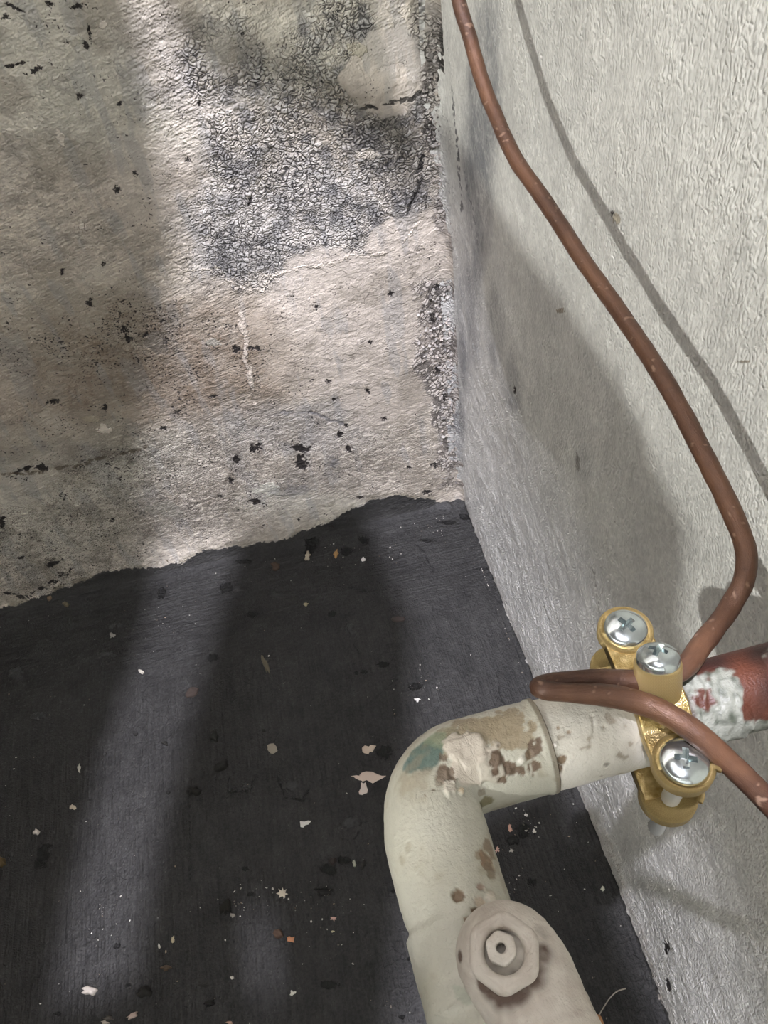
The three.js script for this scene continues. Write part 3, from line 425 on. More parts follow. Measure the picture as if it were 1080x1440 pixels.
{
  const dir = VE.clone().sub(VB), L = dir.length(); dir.normalize();
  const A = VB.clone().addScaledVector(dir, -0.0088), B = VE.clone();
  const SHO = on(1, 790, 1350, 0.436), g = sweep([A, B], 0.0004, 150, (s, a, q, P) => { const cap = s < 0.0098 ? Math.sqrt(Math.max(0, 1 - (1 - s / 0.0098) ** 2)) : 1; return cap * (0.0101 + 0.0016 * Math.exp(-((q.x - SHO.x) ** 2 + (q.z - SHO.z) ** 2) / 0.00004) * (q.x > P.x ? 1 : 0) + 0.0004 * noise3(q.x * 130, q.y * 130, q.z * 130, 590) - 0.0006 * sstep(0.012, 0.02, s) * sstep(0.034, 0.024, s)) + (0.00012 + 0.0003 * grimeAt(q)) * noise3(q.x * 800, q.y * 800, q.z * 800, 593); }, (q, s) => limewash(q, 596, grimeAt(q) * 1.4), true, true);
  part('valve_body', g, painted(0.75), pipe, 'rounded pinkish-white valve body with brown grime');
  const hex = (r, hole, turn) => { const s = new THREE.Shape(); const P = Array.from({ length: 6 }, (_, i) => [r * Math.cos(i * Math.PI / 3 + turn), r * Math.sin(i * Math.PI / 3 + turn)]), L = (a, b, t) => [mix(a[0], b[0], t), mix(a[1], b[1], t)]; P.forEach((p, i) => { const a = L(p, P[(i + 5) % 6], 0.22), b = L(p, P[(i + 1) % 6], 0.22); i ? s.lineTo(...a) : s.moveTo(...a); s.quadraticCurveTo(...p, ...b); }); if (hole) { const h = new THREE.Path(); h.absarc(0, 0, hole, 0, Math.PI * 2, true); s.holes.push(h); } return s; };
  const tint = (g, seed, grime) => { const p = g.attributes.position, c = []; for (let i = 0; i < p.count; i++) c.push(...limewash(V(p.getX(i), p.getY(i), p.getZ(i)), seed, grime)); g.setAttribute('color', new THREE.Float32BufferAttribute(c, 3)); return g; };
  const axis = V(-0.06, 1, 0.06).normalize(), q = new THREE.Quaternion().setFromUnitVectors(V(0, 0, 1), axis), top = on(1, 708, 1337, 0.4455);
  const place = (g, lift) => { g.applyQuaternion(q); const p = top.clone().addScaledVector(axis, lift); g.translate(p.x, p.y, p.z); return g; };
  const place2 = (g, lift) => { place(g, lift); g.translate(-0.0003, 0, -0.0006); return g; };
  const nut = place(new THREE.ExtrudeGeometry(hex(0.0061, 0.0048, 0.25), { depth: 0.0044, bevelEnabled: true, bevelSize: 0.0011, bevelThickness: 0.0011, bevelSegments: 6, curveSegments: 40 }), -0.0068);
  part('bonnet_nut', tint(nut, 600, 0.0), painted(0.7), pipe, 'hexagonal bonnet nut under old paint');
  const spin = place2(new THREE.ExtrudeGeometry(hex(0.0025, 0.0014, 0.5), { depth: 0.0058, bevelEnabled: true, bevelSize: 0.0005, bevelThickness: 0.0005, bevelSegments: 3, curveSegments: 24 }), -0.0062);
  part('spindle', tint(spin, 610, 0.0), painted(0.7), pipe, 'small hexagonal spindle with a dark central hole');
  const lumpG = new THREE.IcosahedronGeometry(0.0022, 3); { const p = lumpG.attributes.position; for (let i = 0; i < p.count; i++) { const v = V(p.getX(i), p.getY(i), p.getZ(i)), k = 1 + 0.3 * noise3(v.x * 600, v.y * 600, v.z * 600, 615); p.setXYZ(i, v.x * k, v.y * k, v.z * k); } lumpG.computeVertexNormals(); const c = at(836, 1440, 0.166); lumpG.translate(c.x, c.y, c.z); }
  part('rust_lump', lumpG, M.plain(0x9a6f48, 0.8), pipe, 'ochre rust lump at the valve edge');
}

// ───────────────────────── the brass earthing clamp ─────────────────────────
const clampT = thing('earthing_clamp', 'brass earthing clamp with three shiny cross-head screws, gripping the white pipe', 'clamp');
{
  const X = -0.0645, ZB = 0.4126, ZF = 0.4490, ZC = AX.z, W = 0.0128;
  const brass = new THREE.MeshStandardMaterial({ color: 0xb8955a, metalness: 0.9, roughness: 0.33 }), zinc = new THREE.MeshStandardMaterial({ color: 0xe6e8e6, metalness: 0.4, roughness: 0.4 }), steel = new THREE.MeshStandardMaterial({ color: 0xc9d2d0, metalness: 0.95, roughness: 0.16 });
  { const n = 256, d = new Uint8Array(n * n * 4), b = new Uint8Array(n * n * 4); for (let j = 0; j < n; j++) for (let i = 0; i < n; i++) { const k = (j * n + i) * 4, v = fbm(i / 22, j / 22, 620, 4), w = vnoise(i / 3, j / 3, 625); d[k] = 186 + 56 * v; d[k + 1] = 164 + 58 * v; d[k + 2] = 112 + 60 * v; d[k + 3] = 255; b[k] = b[k + 1] = b[k + 2] = clamp(128 + 70 * w + 70 * v, 0, 255); b[k + 3] = 255; }
    const mk = (a, s) => { const t = new THREE.DataTexture(a, n, n); t.magFilter = THREE.LinearFilter; t.wrapS = t.wrapT = THREE.RepeatWrapping; t.repeat.set(60, 60); if (s) t.colorSpace = THREE.SRGBColorSpace; t.needsUpdate = true; return t; };
    brass.color.set(0xffffff); brass.map = mk(d, true); brass.bumpMap = mk(b, false); brass.bumpScale = 0.00012; }
  // one jaw as a strap: profile in (z, y) pushed out along x, with round ears
  const jaw = (sign) => {
    const out = [], t = 0.0026, ear = AX.y + sign * 0.0085, arch = 0.0119, prof = [];
    for (let i = 0; i <= 40; i++) { const z = mix(ZB, ZF, i / 40), dz = z - ZC, y = Math.abs(dz) < arch ? Math.sqrt(arch * arch - dz * dz) : 0; prof.push([z, AX.y + sign * Math.max(y, 0.0085)]); }
    const s = new THREE.Shape(); prof.forEach(([z, y], i) => i ? s.lineTo(z, y) : s.moveTo(z, y)); for (let i = prof.length - 1; i >= 0; i--) s.lineTo(prof[i][0], prof[i][1] + sign * t); s.closePath();
    const g = new THREE.ExtrudeGeometry(s, { depth: W - 0.001, bevelEnabled: true, bevelSize: 0.0005, bevelThickness: 0.0005, bevelSegments: 2 }); g.rotateY(-Math.PI / 2); g.translate(X + W / 2 - 0.0005, 0, 0); out.push(g);
    for (const z of [ZB, ZF]) {                            // ears with a raised rim round the screw
      const p = [[0, 0], [0.0066, 0], [0.0071, 0.0005], [0.0071, 0.0034], [0.0067, 0.0039], [0.0062, 0.0038], [0.0060, 0.0026], [0, 0.0026]].map(([a, b]) => new THREE.Vector2(a, b));
      const l = new THREE.LatheGeometry(p, 48); if (sign < 0) l.rotateX(Math.PI); l.translate(X, ear, z); out.push(l.toNonIndexed());
    }
    out.forEach((q) => { for (const k of Object.keys(q.attributes)) if (!['position', 'normal', 'uv'].includes(k)) q.deleteAttribute(k); });
    return mergeGeometries(out);
  };
  part('upper_jaw', jaw(1), brass, clampT, 'brass strap arched over the pipe');
  part('lower_jaw', jaw(-1), brass, clampT, 'brass strap under the pipe');
  const ev = new Evaluator(); ev.attributes = ['position', 'normal'];
  const head = (r, hgt) => {                               // pan head with a cross recess
    const p = []; p.push([0, 0], [r * 0.97, 0], [r, hgt * 0.12], [r, hgt * 0.42]); for (let i = 1; i <= 10; i++) { const a = i / 10 * Math.PI / 2; p.push([r * Math.cos(a) * 0.999 + 1e-6, hgt * (0.42 + 0.58 * Math.sin(a))]); }
    let b = new Brush(new THREE.LatheGeometry(p.map(([a, c]) => new THREE.Vector2(a, c)), 48)); b.updateMatrixWorld();
    for (const turn of [0.3, 0.3 + Math.PI / 2]) {
      const s = new THREE.Shape(); s.moveTo(-r * 0.56, hgt * 1.2); s.lineTo(r * 0.56, hgt * 1.2); s.lineTo(r * 0.16, hgt * 0.25); s.lineTo(-r * 0.16, hgt * 0.25); s.closePath();
      const g = new THREE.ExtrudeGeometry(s, { depth: r * 0.26, bevelEnabled: false }); g.translate(0, 0, -r * 0.13); g.rotateY(turn); const c = new Brush(g); c.updateMatrixWorld(); b = ev.evaluate(b, c, SUBTRACTION); b.updateMatrixWorld();
    }
    return b.geometry;
  };
  const H = head(0.0056, 0.0034);
  const screw = (p, axis, turn, label, g = H) => { const m = part('screw', g, steel, clampT, label); m.position.copy(p); m.quaternion.setFromUnitVectors(V(0, 1, 0), axis).multiply(new THREE.Quaternion().setFromAxisAngle(V(0, 1, 0), turn)); return m; };
  const earTop = AX.y + 0.0085 + 0.0026;
  screw(V(X, earTop, ZB), V(0, 1, 0), 0.2, 'shiny zinc cross-head screw in the rear ear'); screw(V(X, earTop, ZF), V(0, 1, 0), 0.9, 'shiny zinc cross-head screw in the front ear');
  const bolt = (z, len) => { const g = new THREE.CylinderGeometry(0.0024, 0.0022, len, 20); g.translate(X, earTop - len / 2 - 0.001, z); return g; };
  part('bolt', bolt(ZF + 0.001, 0.0415), zinc, clampT, 'bright bolt end sticking out under the lower jaw'); part('bolt', bolt(ZB, 0.034), steel, clampT);
  // terminal boss that grips the wire, leaning back, with its own screw
  const ax = V(0.02, 1, -0.42).normalize(), q = new THREE.Quaternion().setFromUnitVectors(V(0, 1, 0), ax), foot = V(X + 0.0008, AX.y + 0.0125, ZC - 0.0005);
  const bp = [[0.0001, 0], [0.0054, 0], [0.0056, 0.0004], [0.0056, 0.0088], [0.0053, 0.0096], [0.0046, 0.0096], [0.0044, 0.008], [0.0001, 0.008]].map(([a, b]) => new THREE.Vector2(a, b)), bg = new THREE.LatheGeometry(bp, 48); bg.applyQuaternion(q); bg.translate(foot.x, foot.y, foot.z);
  part('terminal_boss', bg, brass, clampT, 'round brass terminal holding the copper wire');
  screw(foot.clone().addScaledVector(ax, 0.0088), ax, 0.5, 'shiny domed screw on top of the wire terminal', head(0.0051, 0.0046));
  { const c = V(X, AX.y, ZC); clampT.rotation.y = -0.055; clampT.position.copy(c).sub(c.clone().applyEuler(clampT.rotation)); }   // sits a little askew
  // curled prongs of the front ear
  const prong = (y, w) => { const p = new THREE.CatmullRomCurve3([V(X + 0.0062, y, ZF + 0.0035), V(X + 0.0074, y + 0.0004, ZF + 0.0018), V(X + 0.0080, y + 0.001, ZF - 0.0006)]); return new THREE.TubeGeometry(p, 14, w, 10); };
  part('prong', prong(AX.y + 0.012, 0.0010), brass, clampT); part('prong', prong(AX.y - 0.0085, 0.0010), brass, clampT);
}

// ───────────────────────── the copper earth wire ─────────────────────────
{
  const W = [[632, -90, .301], [640, -30, .299], [647, 8, .298], [662, 58, .297], [680, 120, .2945], [696, 160, .2915], [724, 222, .285], [773, 293, .275], [813, 356, .266], [853, 413, .257], [893, 471, .247], [940, 545, .2335], [990, 640, .2215], [1030, 722, .2135], [1049, 775, .2095], [1046, 815, .2075], [1022, 860, .205], [988, 905, .1970], [962, 938, .1888], [932, 953, .1876], [900, 958, .1874], [860, 957, .1878], [815, 957, .187], [780, 959, .1862], [762, 963, .1852], [758, 967, .184], [766, 971, .1828], [795, 974, .1822], [860, 979, .1818], [905, 990, .1812], [945, 1008, .1785], [985, 1036, .1765], [1030, 1077, .1762], [1095, 1143, .1768], [1150, 1208, .181], [1215, 1290, .196], [1290, 1370, .222]].map((p) => at(...p));
  const loop = (q) => sstep(0.02, 0.008, q.distanceTo(W[25]));
  const g = sweep(W, 0.0005, 40, (s, a, q) => 0.0028 - 0.0005 * loop(q) + 0.00013 * noise3(q.x * 250, q.y * 250, q.z * 250, 700) + 0.00006 * noise3(q.x * 800, q.y * 800, q.z * 800, 703),
    (q, s) => { const n1 = noise3(q.x * 120, q.y * 120, q.z * 120, 710), n2 = noise3(q.x * 900, q.y * 900, q.z * 900, 713), c = mix3(lin(104, 73, 53), lin(74, 51, 39), clamp(0.45 + 0.7 * n1 + 0.25 * n2)), spark = sstep(0.7, 0.85, n2 + 0.25 * n1); return mix3(c, lin(188, 156, 132), spark * 0.4); }, true);  // spark: pale glints on the copper, painted into its colour
  const m = part('copper_wire', g, new THREE.MeshStandardMaterial({ vertexColors: true, roughness: 0.42, metalness: 0.25, bumpMap: grainTex, bumpScale: 0.00012 }), scene);
  m.userData = { label: 'thick bare copper wire with brown patina, bent down the white wall into the clamp', category: 'wire' };
}

// ───────────────────────── loose bits on the floor ─────────────────────────
function bitGeo(c, a, b, thick, seed, jag = 0.3, n = 14, outline) {       // an irregular chip: rim, bevel, slightly domed top
  reseed(seed); const rr = []; for (let i = 0; i < n; i++) rr.push(1 - jag * 0.75 + jag * (rnd() * 1.6 - 0.3)); if (outline) n = outline.length;
  const pos = [], idx = [], ring = (k, y) => { for (let i = 0; i < n; i++) { const t = i / n * Math.PI * 2, u = outline ? outline[i][0] * k : Math.cos(t) * rr[i] * k, w = outline ? outline[i][1] * k : Math.sin(t) * rr[i] * k; pos.push(a.x * u + b.x * w, y + thick * 0.25 * (rnd() - 0.5), a.z * u + b.z * w); } };
  ring(1, -0.0003); ring(1, thick * 0.55); ring(0.86, thick); ring(0.45, thick * (1 + 0.25 * rnd())); pos.push(0, thick * (1.05 + 0.2 * rnd()), 0);
  const cross = a.x * b.z - a.z * b.x > 0, tri = (p, q, r) => cross ? idx.push(p, r, q) : idx.push(p, q, r);
  for (let k = 0; k < 3; k++) for (let i = 0; i < n; i++) { const j = (i + 1) % n; tri(k * n + i, k * n + j, k * n + n + i); tri(k * n + j, k * n + n + j, k * n + n + i); }
  for (let i = 0; i < n; i++) tri(3 * n + i, 3 * n + (i + 1) % n, 4 * n);
  const g = new THREE.BufferGeometry(); g.setAttribute('position', new THREE.Float32BufferAttribute(pos, 3)); g.setIndex(idx); g.computeVertexNormals(); return g;
}
const bitMats = {}; const bitMat = (hex) => bitMats[hex] ??= M.plain(hex, 0.85);
let bitSeed = 900;
function bit(name, label, category, x, y, w, h, hex, { rot = 0, thick = 0.0008, jag = 0.45, group, outline } = {}) {
  const c = on(1, x, y), cr = Math.cos(rot), sr = Math.sin(rot), a = on(1, x + w / 2 * cr, y + w / 2 * sr).sub(c), b = on(1, x - h / 2 * sr, y + h / 2 * cr).sub(c);
  const m = part(name, bitGeo(c, a, b, thick, bitSeed++, jag, 14, outline), bitMat(hex), scene, label); m.position.set(c.x, floorY(c.x, c.z), c.z); m.userData.category = category; if (group) m.userData.group = group; return m;
}
const flake = (label, ...r) => bit('paint_flake', label, 'flake', ...r), chunk = (label, ...r) => bit('dark_crumb', label, 'crumb', ...r), stone = (label, ...r) => bit('plaster_crumb', label, 'crumb', ...r);
flake('largest pinkish-beige paint flake, winged and pointed, on the dark floor left of the elbow', 518, 1093, 50, 17, 0xcdbcae, { thick: 0.0004, outline: [[1, -0.25], [0.8, 0.15], [0.5, 0.55], [0.25, 1], [0.12, 0.8], [-0.1, 0.45], [-0.35, 0.75], [-0.6, 0.35], [-0.8, 0.1], [-1, -0.2], [-0.7, -0.35], [-0.55, -0.2], [-0.4, -0.75], [-0.15, -1], [0.2, -0.95], [0.5, -0.55], [0.75, -0.25]] });
flake('small pinkish tongue-shaped flake touching the large winged flake from below', 511, 1109, 13, 18, 0xd2c6bc, { thick: 0.0004, outline: [[-0.5, -1], [0.1, -0.8], [0.5, -1], [0.7, -0.3], [1, 0.2], [0.8, 0.7], [0.2, 0.8], [-0.2, 1], [-0.9, 0.9], [-1, 0.5], [-0.6, 0]] });
flake('pinkish-beige flake lying in a black pit, above the large winged flake', 519, 1054, 20, 13, 0xc4b4a2, { thick: 0.0006, outline: [[-1, -0.3], [-0.6, -0.9], [0, -0.6], [0.2, -1], [0.6, -0.9], [1, -0.8], [0.7, -0.1], [0.5, 0.6], [0.1, 0.5], [-0.1, 1], [-0.7, 0.8], [-0.95, 0.4]] });
flake('oval grey-beige flake alone on the dark floor, left of the flake in the black pit', 383, 1052, 16, 15, 0x8d8578, { rot: 0.5, thick: 0.0005, jag: 0.2 });
flake('sharp white triangular flake alone in the middle of the dark floor', 430, 1159, 16, 11, 0xdedcd6, { thick: 0.0006, outline: [[-1, -0.7], [-0.2, -0.6], [0.4, -0.9], [1, -0.8], [0.5, 0.1], [-0.1, 0.3], [-0.4, 0.9], [-0.9, 0.8], [-0.95, 0]] });
flake('ragged cream flake with spiky arms, above a faint streak of light on the floor', 397, 1256, 17, 15, 0xcfc6b4, { thick: 0.0007, outline: [[-1, 0.1], [-0.4, -0.1], [-0.6, -0.8], [-0.1, -0.4], [0.1, -1], [0.3, -0.3], [0.7, -0.7], [0.5, 0], [1, 0.2], [0.5, 0.4], [0.5, 0.9], [0, 0.6], [-0.5, 0.9], [-0.4, 0.4]] });
flake('pale beige flake standing in a black hole near the top of the floor', 433, 783, 8, 14, 0xb0a692, { rot: 0.3, thick: 0.0018 });
flake('orange-tan flake among black holes near the back wall', 473, 779, 7, 13, 0xa98556, { rot: 0.2, thick: 0.0008, jag: 0.5 });
flake('bright white chip beside the orange-tan flake, near the back wall', 511, 787, 7, 6, 0xe6e4e0);
flake('thin yellowish sliver between the orange-tan flake and a round black hole', 430, 850, 9, 5, 0xa79e80, { jag: 0.5 });
flake('bright white chip at the foot of the wall right in the room corner', 605, 707, 9, 8, 0xf0efec, { thick: 0.0014 });
flake('white chip on the lit floor above the pipe elbow', 587, 984, 9, 6, 0xe4e2dc, { thick: 0.001 });
flake('orange-pink square flake beside a round brown ball', 409, 1321, 11, 9, 0xb5805e, { thick: 0.0006, outline: [[-1, -0.7], [-0.3, -1], [0.3, -0.6], [1, -0.8], [0.8, 0.1], [0.9, 1], [0, 0.8], [-0.9, 0.6]] });
flake('pinkish crumb-like flake right of the orange-pink square flake', 469, 1292, 8, 7, 0xc09e92);
flake('greenish-grey flake on edge in a scatter of dark crumbs left of the pipe', 499, 1215, 6, 12, 0x97998a, { rot: -0.2, thick: 0.0012 });
flake('olive sliver standing up on the shadowed floor below the round black hole', 374, 936, 7, 24, 0x5c5646, { rot: -0.35, thick: 0.0012 });
flake('short pale sliver on the dark floor, left of the wide streak of light', 111, 1081, 5, 13, 0xbab7ab, { thick: 0.0006 });
flake('small cream chip above and right of the white crumb by the left edge', 103, 1135, 11, 7, 0xb7ab98, { thick: 0.0008 });
flake('black and white chip at the left side of the wide streak of light', 199, 945, 11, 6, 0xb4b0a4, { rot: 0.4, thick: 0.001 });
flake('pale crescent-shaped fleck near the back wall on the left part of the floor', 158, 894, 9, 8, 0x8d8a82, { jag: 0.6 });
flake('thin cream sliver above two black crumbs, right of the wide streak of light', 243, 1321, 5, 12, 0xb4a88e, { rot: 0.2 });
flake('thin white sliver left of the thin cream sliver', 224, 1331, 4, 8, 0xc9c5ba, { rot: -0.2 });
flake('white speck-like chip left of the cracked dark lump at the bottom of the floor', 326, 1375, 7, 5, 0xcfcbc0);
flake('ragged white chip in the lower middle of the floor, below the cracked dark lump', 412, 1397, 8, 9, 0xd2d0c4, { jag: 0.6 });
flake('grey-beige chip leaning on a tall black crumb', 327, 1287, 9, 7, 0x87827a);
flake('short yellowish sliver below the pinkish crumb-like flake', 468, 1310, 7, 3, 0xc2bb9c);
flake('salmon-pink flake upright inside the pipe bend', 717, 1164, 6, 12, 0xc79f8e, { rot: -0.3, thick: 0.0012 });
flake('white chip at the right edge of the dark hole inside the pipe bend', 751, 1169, 6, 6, 0xdcd8d0);
flake('white sliver above the dark hole inside the pipe bend', 740, 1146, 7, 4, 0xdddad4, { rot: 0.6 });
flake('pinkish-white ragged chip touching the pipe, under the bend', 699, 1195, 7, 8, 0xd2aea2, { jag: 0.6 });
flake('whitish ragged chip next to the pinkish-white chip under the bend', 719, 1196, 7, 6, 0xb8b4ac, { jag: 0.6 });
flake('pale green-white chip alone between the valve and the right wall', 847, 1250, 7, 9, 0xc4c6b6, { rot: 0.4, thick: 0.0008 });
stone('largest whitish plaster crumb, at the bottom end of the wide streak of light', 128, 1394, 22, 13, 0xb9b2a8, { thick: 0.0035, jag: 0.35 });
stone('pinkish-white oblong plaster crumb at the bottom edge, right of the largest whitish crumb', 187, 1429, 17, 9, 0xb9a69a, { rot: -0.5, thick: 0.0026 });
stone('whitish plaster crumb half cut off by the bottom edge of the floor view', 148, 1438, 11, 6, 0xb0a89c, { thick: 0.002 });
stone('white plaster crumb near the left edge above a black ragged hole', 52, 1171, 9, 9, 0xbcb7ac, { rot: -0.4, thick: 0.0022 });
stone('tan plaster crumb at the foot of the back wall by the left edge', 52, 838, 11, 11, 0x8d816a, { thick: 0.004 });
stone('brownish plaster crumb right of the tan crumb at the foot of the back wall', 76, 846, 9, 11, 0x75644f, { thick: 0.0035 });
stone('small olive plaster crumb, rightmost of three at the foot of the back wall', 95, 853, 8, 7, 0x6a614c, { thick: 0.0025 });
stone('olive-brown oblong crumb where the back wall meets the floor in the streak of light', 238, 797, 21, 10, 0x5d5440, { rot: 0.3, thick: 0.003 });
stone('tan crumb at the bottom edge of the floor, below the tall black crumb', 323, 1438, 10, 4, 0xb89a88, { thick: 0.0012 });
stone('round brown ball-like crumb left of the orange-pink square flake', 392, 1314, 14, 13, 0x4f3d30, { thick: 0.0042, jag: 0.15 });
stone('brown oval crumb with a dark rim in the wide streak of light', 270, 974, 20, 13, 0x3d332d, { rot: -0.5, thick: 0.0018, jag: 0.2 });
stone('flat brown oval crumb on the lit floor near the corner', 560, 872, 19, 9, 0x3d3531, { thick: 0.0016, jag: 0.2 });
stone('dull brown crumb on the shadowed floor, left of the black holes', 388, 797, 15, 12, 0x4a3a2e, { rot: 0.4, thick: 0.002 });
stone('brown crumb by the left edge of the floor, left of the ragged hole', 4, 1213, 11, 13, 0x4d3f22, { thick: 0.003 });
stone('brown cup-shaped crumb below the two thin slivers', 233, 1361, 15, 8, 0x4a3c2e, { thick: 0.0024 });
stone('dark cup-shaped crumb with a pale rim at the bottom edge of the floor', 153, 1433, 15, 8, 0x4e4a44, { thick: 0.002 });
chunk('tall black crumb in the lower floor, with a grey-beige chip leaning on it', 318, 1276, 14, 22, 0x17150f, { rot: 0.25, thick: 0.0045 });
chunk('long black crumb lying slanted, in the middle of the shadowed floor', 312, 1079, 23, 13, 0x14130f, { rot: -0.45, thick: 0.004, jag: 0.25 });
chunk('black crumb below and left of the long slanted one', 272, 1113, 19, 12, 0x15140f, { rot: -0.1, thick: 0.0035 });
chunk('dark greenish-black crumb just above the long slanted one', 302, 1036, 11, 18, 0x1c1d17, { thick: 0.003 });
chunk('black bean-shaped crumb at the lower left, right of the largest whitish crumb', 203, 1395, 23, 16, 0x15130e, { rot: -0.35, thick: 0.0045 });
chunk('small black crumb near the bottom edge, right of the bean-shaped one', 295, 1410, 14, 8, 0x171613, { rot: -0.2, thick: 0.0022 });
chunk('flat black crumb right of the bean-shaped one and above the small one', 286, 1386, 15, 5, 0x1b1a18, { thick: 0.0014 });
chunk('black pointed crumb in the wide streak of light', 232, 1046, 9, 6, 0x15140f, { rot: 0.3, thick: 0.0018 });
chunk('little black crumb upper left of the pointed one, in the streak of light', 191, 1033, 7, 5, 0x1b1a17, { thick: 0.0015 });
chunk('little black crumb right at the top of the shadowed floor, left of the elbow', 371, 1028, 7, 5, 0x171613, { rot: 0.2, thick: 0.0015 });
chunk('little round black crumb left of the black crumb below the slanted one', 237, 1115, 6, 5, 0x1a1916, { thick: 0.0014 });
chunk('dark ragged crumb beside the ragged cream flake', 455, 1256, 20, 9, 0x141310, { thick: 0.002, jag: 0.6 });
chunk('dark brown crumb at the upper end of the scatter left of the pipe', 468, 1212, 14, 10, 0x2a231f, { thick: 0.0022 });
chunk('dark crumb next to the greenish-grey flake left of the pipe', 511, 1216, 8, 12, 0x262522, { thick: 0.002 });

// fine dust and paint specks nobody could count
{
  reseed(77); const g = new THREE.IcosahedronGeometry(1, 0), n = 420, m = new THREE.InstancedMesh(g, new THREE.MeshStandardMaterial({ color: 0xffffff, roughness: 0.9 }), n), mt = new THREE.Matrix4(), q = new THREE.Quaternion(), col = new THREE.Color();
  const clusters = [[400, 1260, 60, 30], [610, 740, 50, 30], [590, 960, 50, 30], [460, 1290, 60, 80], [690, 800, 50, 50], [740, 1160, 40, 30], [230, 860, 70, 40], [340, 1270, 40, 30], [500, 780, 70, 30], [150, 1280, 40, 60], [730, 1250, 60, 60]];
  for (let i = 0; i < n; i++) {
    let x, y; if (i < 250) { const c = clusters[i % clusters.length]; x = c[0] + (rnd() + rnd() - 1) * c[2]; y = c[1] + (rnd() + rnd() - 1) * c[3]; } else { x = rnd() * 900; y = 760 + rnd() * 680; }
    const p = on(1, x, y); p.x = Math.min(p.x, -0.008); p.z = Math.max(p.z, 0.02); const s = 0.0003 + 0.0006 * rnd() ** 3;
    q.setFromEuler(new THREE.Euler(rnd() * 6, rnd() * 6, rnd() * 6)); mt.compose(V(p.x, floorY(p.x, p.z) + s * 0.3, p.z), q, V(s, s * 0.5, s * (0.6 + rnd()))); m.setMatrixAt(i, mt);
    const t = rnd(); col.set(t < 0.6 ? 0xd8d4ca : t < 0.8 ? 0xa08f7c : 0x6d675e).multiplyScalar(0.5 + 0.5 * rnd()); m.setColorAt(i, col);
  }
  shade(m); m.name = 'dust_specks'; m.userData = { label: 'pale dust and paint specks scattered over the dark floor', category: 'dust', kind: 'stuff' }; scene.add(m);
}
// a pale fibre caught beside the valve
{
  const p = [[838, 1436, .1665], [848, 1418, .166], [858, 1403, .1655], [868, 1394, .165], [880, 1390, .1645]].map((a) => at(...a));
  const m = part('fibre', new THREE.TubeGeometry(new THREE.CatmullRomCurve3(p), 30, 0.00013, 6), M.plain(0x9a948a, 0.6), scene); m.userData = { label: 'thin pale curved fibre sticking out beside the white valve', category: 'fibre' };
}

// ───────────────────────── out of the frame: what lights and shades the corner ─────────────────────────
const blockerMat = M.plain(0x8a847a, 0.75);
{
  // an unseen slatted rack above: board edges shaped to cast bands of shade
  const blocker = thing('unseen_slatted_blocker', 'unseen slatted rack over the corner, outside the picture', 'blocker');
  const Y = 1.05, board = (pts, lightSlot) => { const s = new THREE.Shape(); pts.forEach(([x, z], i) => i ? s.lineTo(x, -z) : s.moveTo(x, -z)); s.closePath(); if (lightSlot) { const h = new THREE.Path(); h.absellipse(lightSlot[0], -lightSlot[1], lightSlot[2], lightSlot[3], 0, Math.PI * 2, true); s.holes.push(h); } const g = new THREE.ExtrudeGeometry(s, { depth: 0.018, bevelEnabled: false }); g.rotateX(-Math.PI / 2); g.translate(0, Y, 0); part('board', g, blockerMat, blocker); };
  board([[-0.95, 0.15], [-0.213, 0.15], [-0.219, 0.262], [-0.240, 0.295], [-0.278, 0.322], [-0.308, 0.352], [-0.318, 0.395], [-0.334, 0.444], [-0.352, 0.532], [-0.352, 0.9], [-0.95, 0.9]]);
  board([[-0.268, 0.357], [-0.204, 0.357], [-0.197, 0.43], [-0.216, 0.5], [-0.25, 0.6], [-0.25, 0.9], [-0.352, 0.9], [-0.352, 0.536], [-0.325, 0.538], [-0.311, 0.48], [-0.295, 0.432]], [-0.279, 0.537, 0.0038, 0.017]);  // slot shaped to let a faint streak of light through
  board([[-0.129, 0.15], [-0.004, 0.15], [-0.004, 0.9], [-0.146, 0.9], [-0.140, 0.56], [-0.136, 0.44], [-0.135, 0.40], [-0.130, 0.356], [-0.127, 0.318]]);
  board([[-0.207, 0.15], [-0.127, 0.15], [-0.135, 0.292], [-0.165, 0.277], [-0.2, 0.270], [-0.207, 0.262]]);
  board([[-0.213, 0.517], [-0.160, 0.506], [-0.153, 0.9], [-0.228, 0.9]]);
  for (const z of [0.165, 0.86]) part('batten', slab(0.946, 0.024, 0.024, -0.477, Y - 0.012, z), blockerMat, blocker);
  for (const x of [-0.03, -0.92]) part('post', slab(0.03, Y - 0.02, 0.03, x, (Y - 0.02) / 2, 0.862), blockerMat, blocker);
}
{
  // unseen sheet on the left, top edge shaped to shade the corner
  const s = new THREE.Shape(); [[0.03, 0.0], [1.15, 0.0], [1.15, 0.80], [0.752, 0.80], [0.742, 0.838], [0.70, 0.851], [0.03, 0.858]].forEach(([z, y], i) => i ? s.lineTo(z, y) : s.moveTo(z, y)); s.closePath();
  const g = new THREE.ExtrudeGeometry(s, { depth: 0.018, bevelEnabled: false }); g.rotateY(-Math.PI / 2); g.translate(-0.791, 0.001, 0);
  const m = part('unseen_shading_sheet', g, blockerMat, scene, 'unseen sheet on the floor left of the corner, out of view, shaped to shade it'); m.userData.category = 'sheet';
}
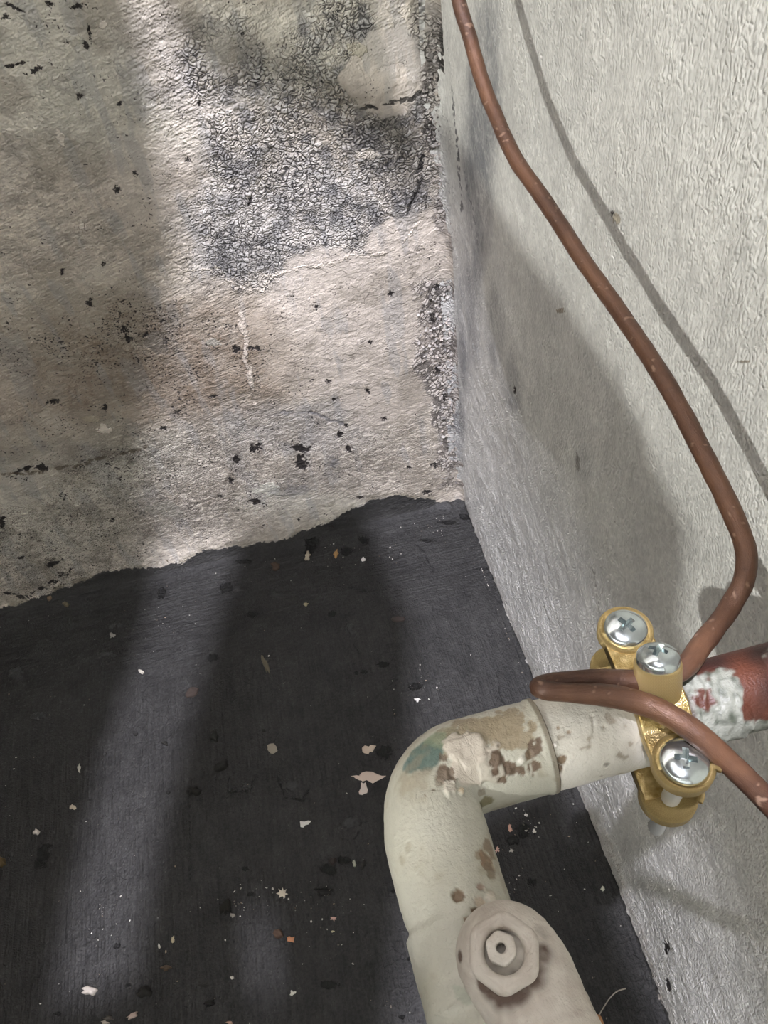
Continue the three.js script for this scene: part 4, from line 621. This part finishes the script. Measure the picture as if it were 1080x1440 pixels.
function lampOf(name, spec, label, category, radius, housing) {
  const t = thing(name, label, category);
  const b = part('bulb', new THREE.SphereGeometry(radius, 24, 16), new THREE.MeshStandardMaterial({ color: 0xffffff, emissive: spec.color, emissiveIntensity: 4 }), t); b.position.copy(spec.at);
  housing(t);
  const l = new THREE.PointLight(spec.color, spec.cd, 0, 2); l.position.copy(spec.at); l.castShadow = true; l.shadow.radius = spec.soft; l.shadow.mapSize.set(2048, 2048); l.shadow.camera.near = 0.02; t.add(l);
}
UNSEEN_LEFT_LAMP.soft = 0.9; UNSEEN_OVERHEAD_LAMP.soft = 0.85;
lampOf('unseen_left_lamp', UNSEEN_LEFT_LAMP, 'unseen lamp to the left, out of view, placed to light the right wall and pipe', 'lamp', 0.03, (t) => { part('bracket', slab(0.27, 0.02, 0.02, ROOM.x0 + 0.13, 1.80, 1.5), M.plain(0x333333, 0.6), t); part('socket', slab(0.04, 0.04, 0.04, -2.3, 1.80, 1.5), M.plain(0x222222, 0.6), t); });
lampOf('unseen_overhead_lamp', UNSEEN_OVERHEAD_LAMP, 'unseen lamp overhead, out of view, placed to light the floor and back wall in streaks', 'lamp', 0.03, (t) => { part('cord', slab(0.006, 0.1, 0.006, -0.3, 2.15, 0.7), M.plain(0x222222, 0.6), t); part('socket', slab(0.035, 0.04, 0.035, -0.3, 2.09, 0.7), M.plain(0x222222, 0.6), t); });
{
  const t = thing('unseen_ceiling_light', 'unseen ceiling light, out of view, placed to brighten the shaded areas', 'lamp'), p = UNSEEN_CEILING_LIGHT.at;
  part('housing', slab(1.24, 0.06, 0.16, p.x, p.y + 0.04, p.z), M.plain(0xeeeeee, 0.6), t);
  part('diffuser', slab(1.2, 0.01, 0.12, p.x, p.y + 0.005, p.z), new THREE.MeshStandardMaterial({ color: 0xffffff, emissive: UNSEEN_CEILING_LIGHT.color, emissiveIntensity: 2 }), t);
  const l = new THREE.RectAreaLight(UNSEEN_CEILING_LIGHT.color, UNSEEN_CEILING_LIGHT.level, 1.2, 0.12); l.position.set(p.x, p.y - 0.005, p.z); l.lookAt(p.x, 0, p.z); t.add(l);
}
renderer.render(scene, camera);
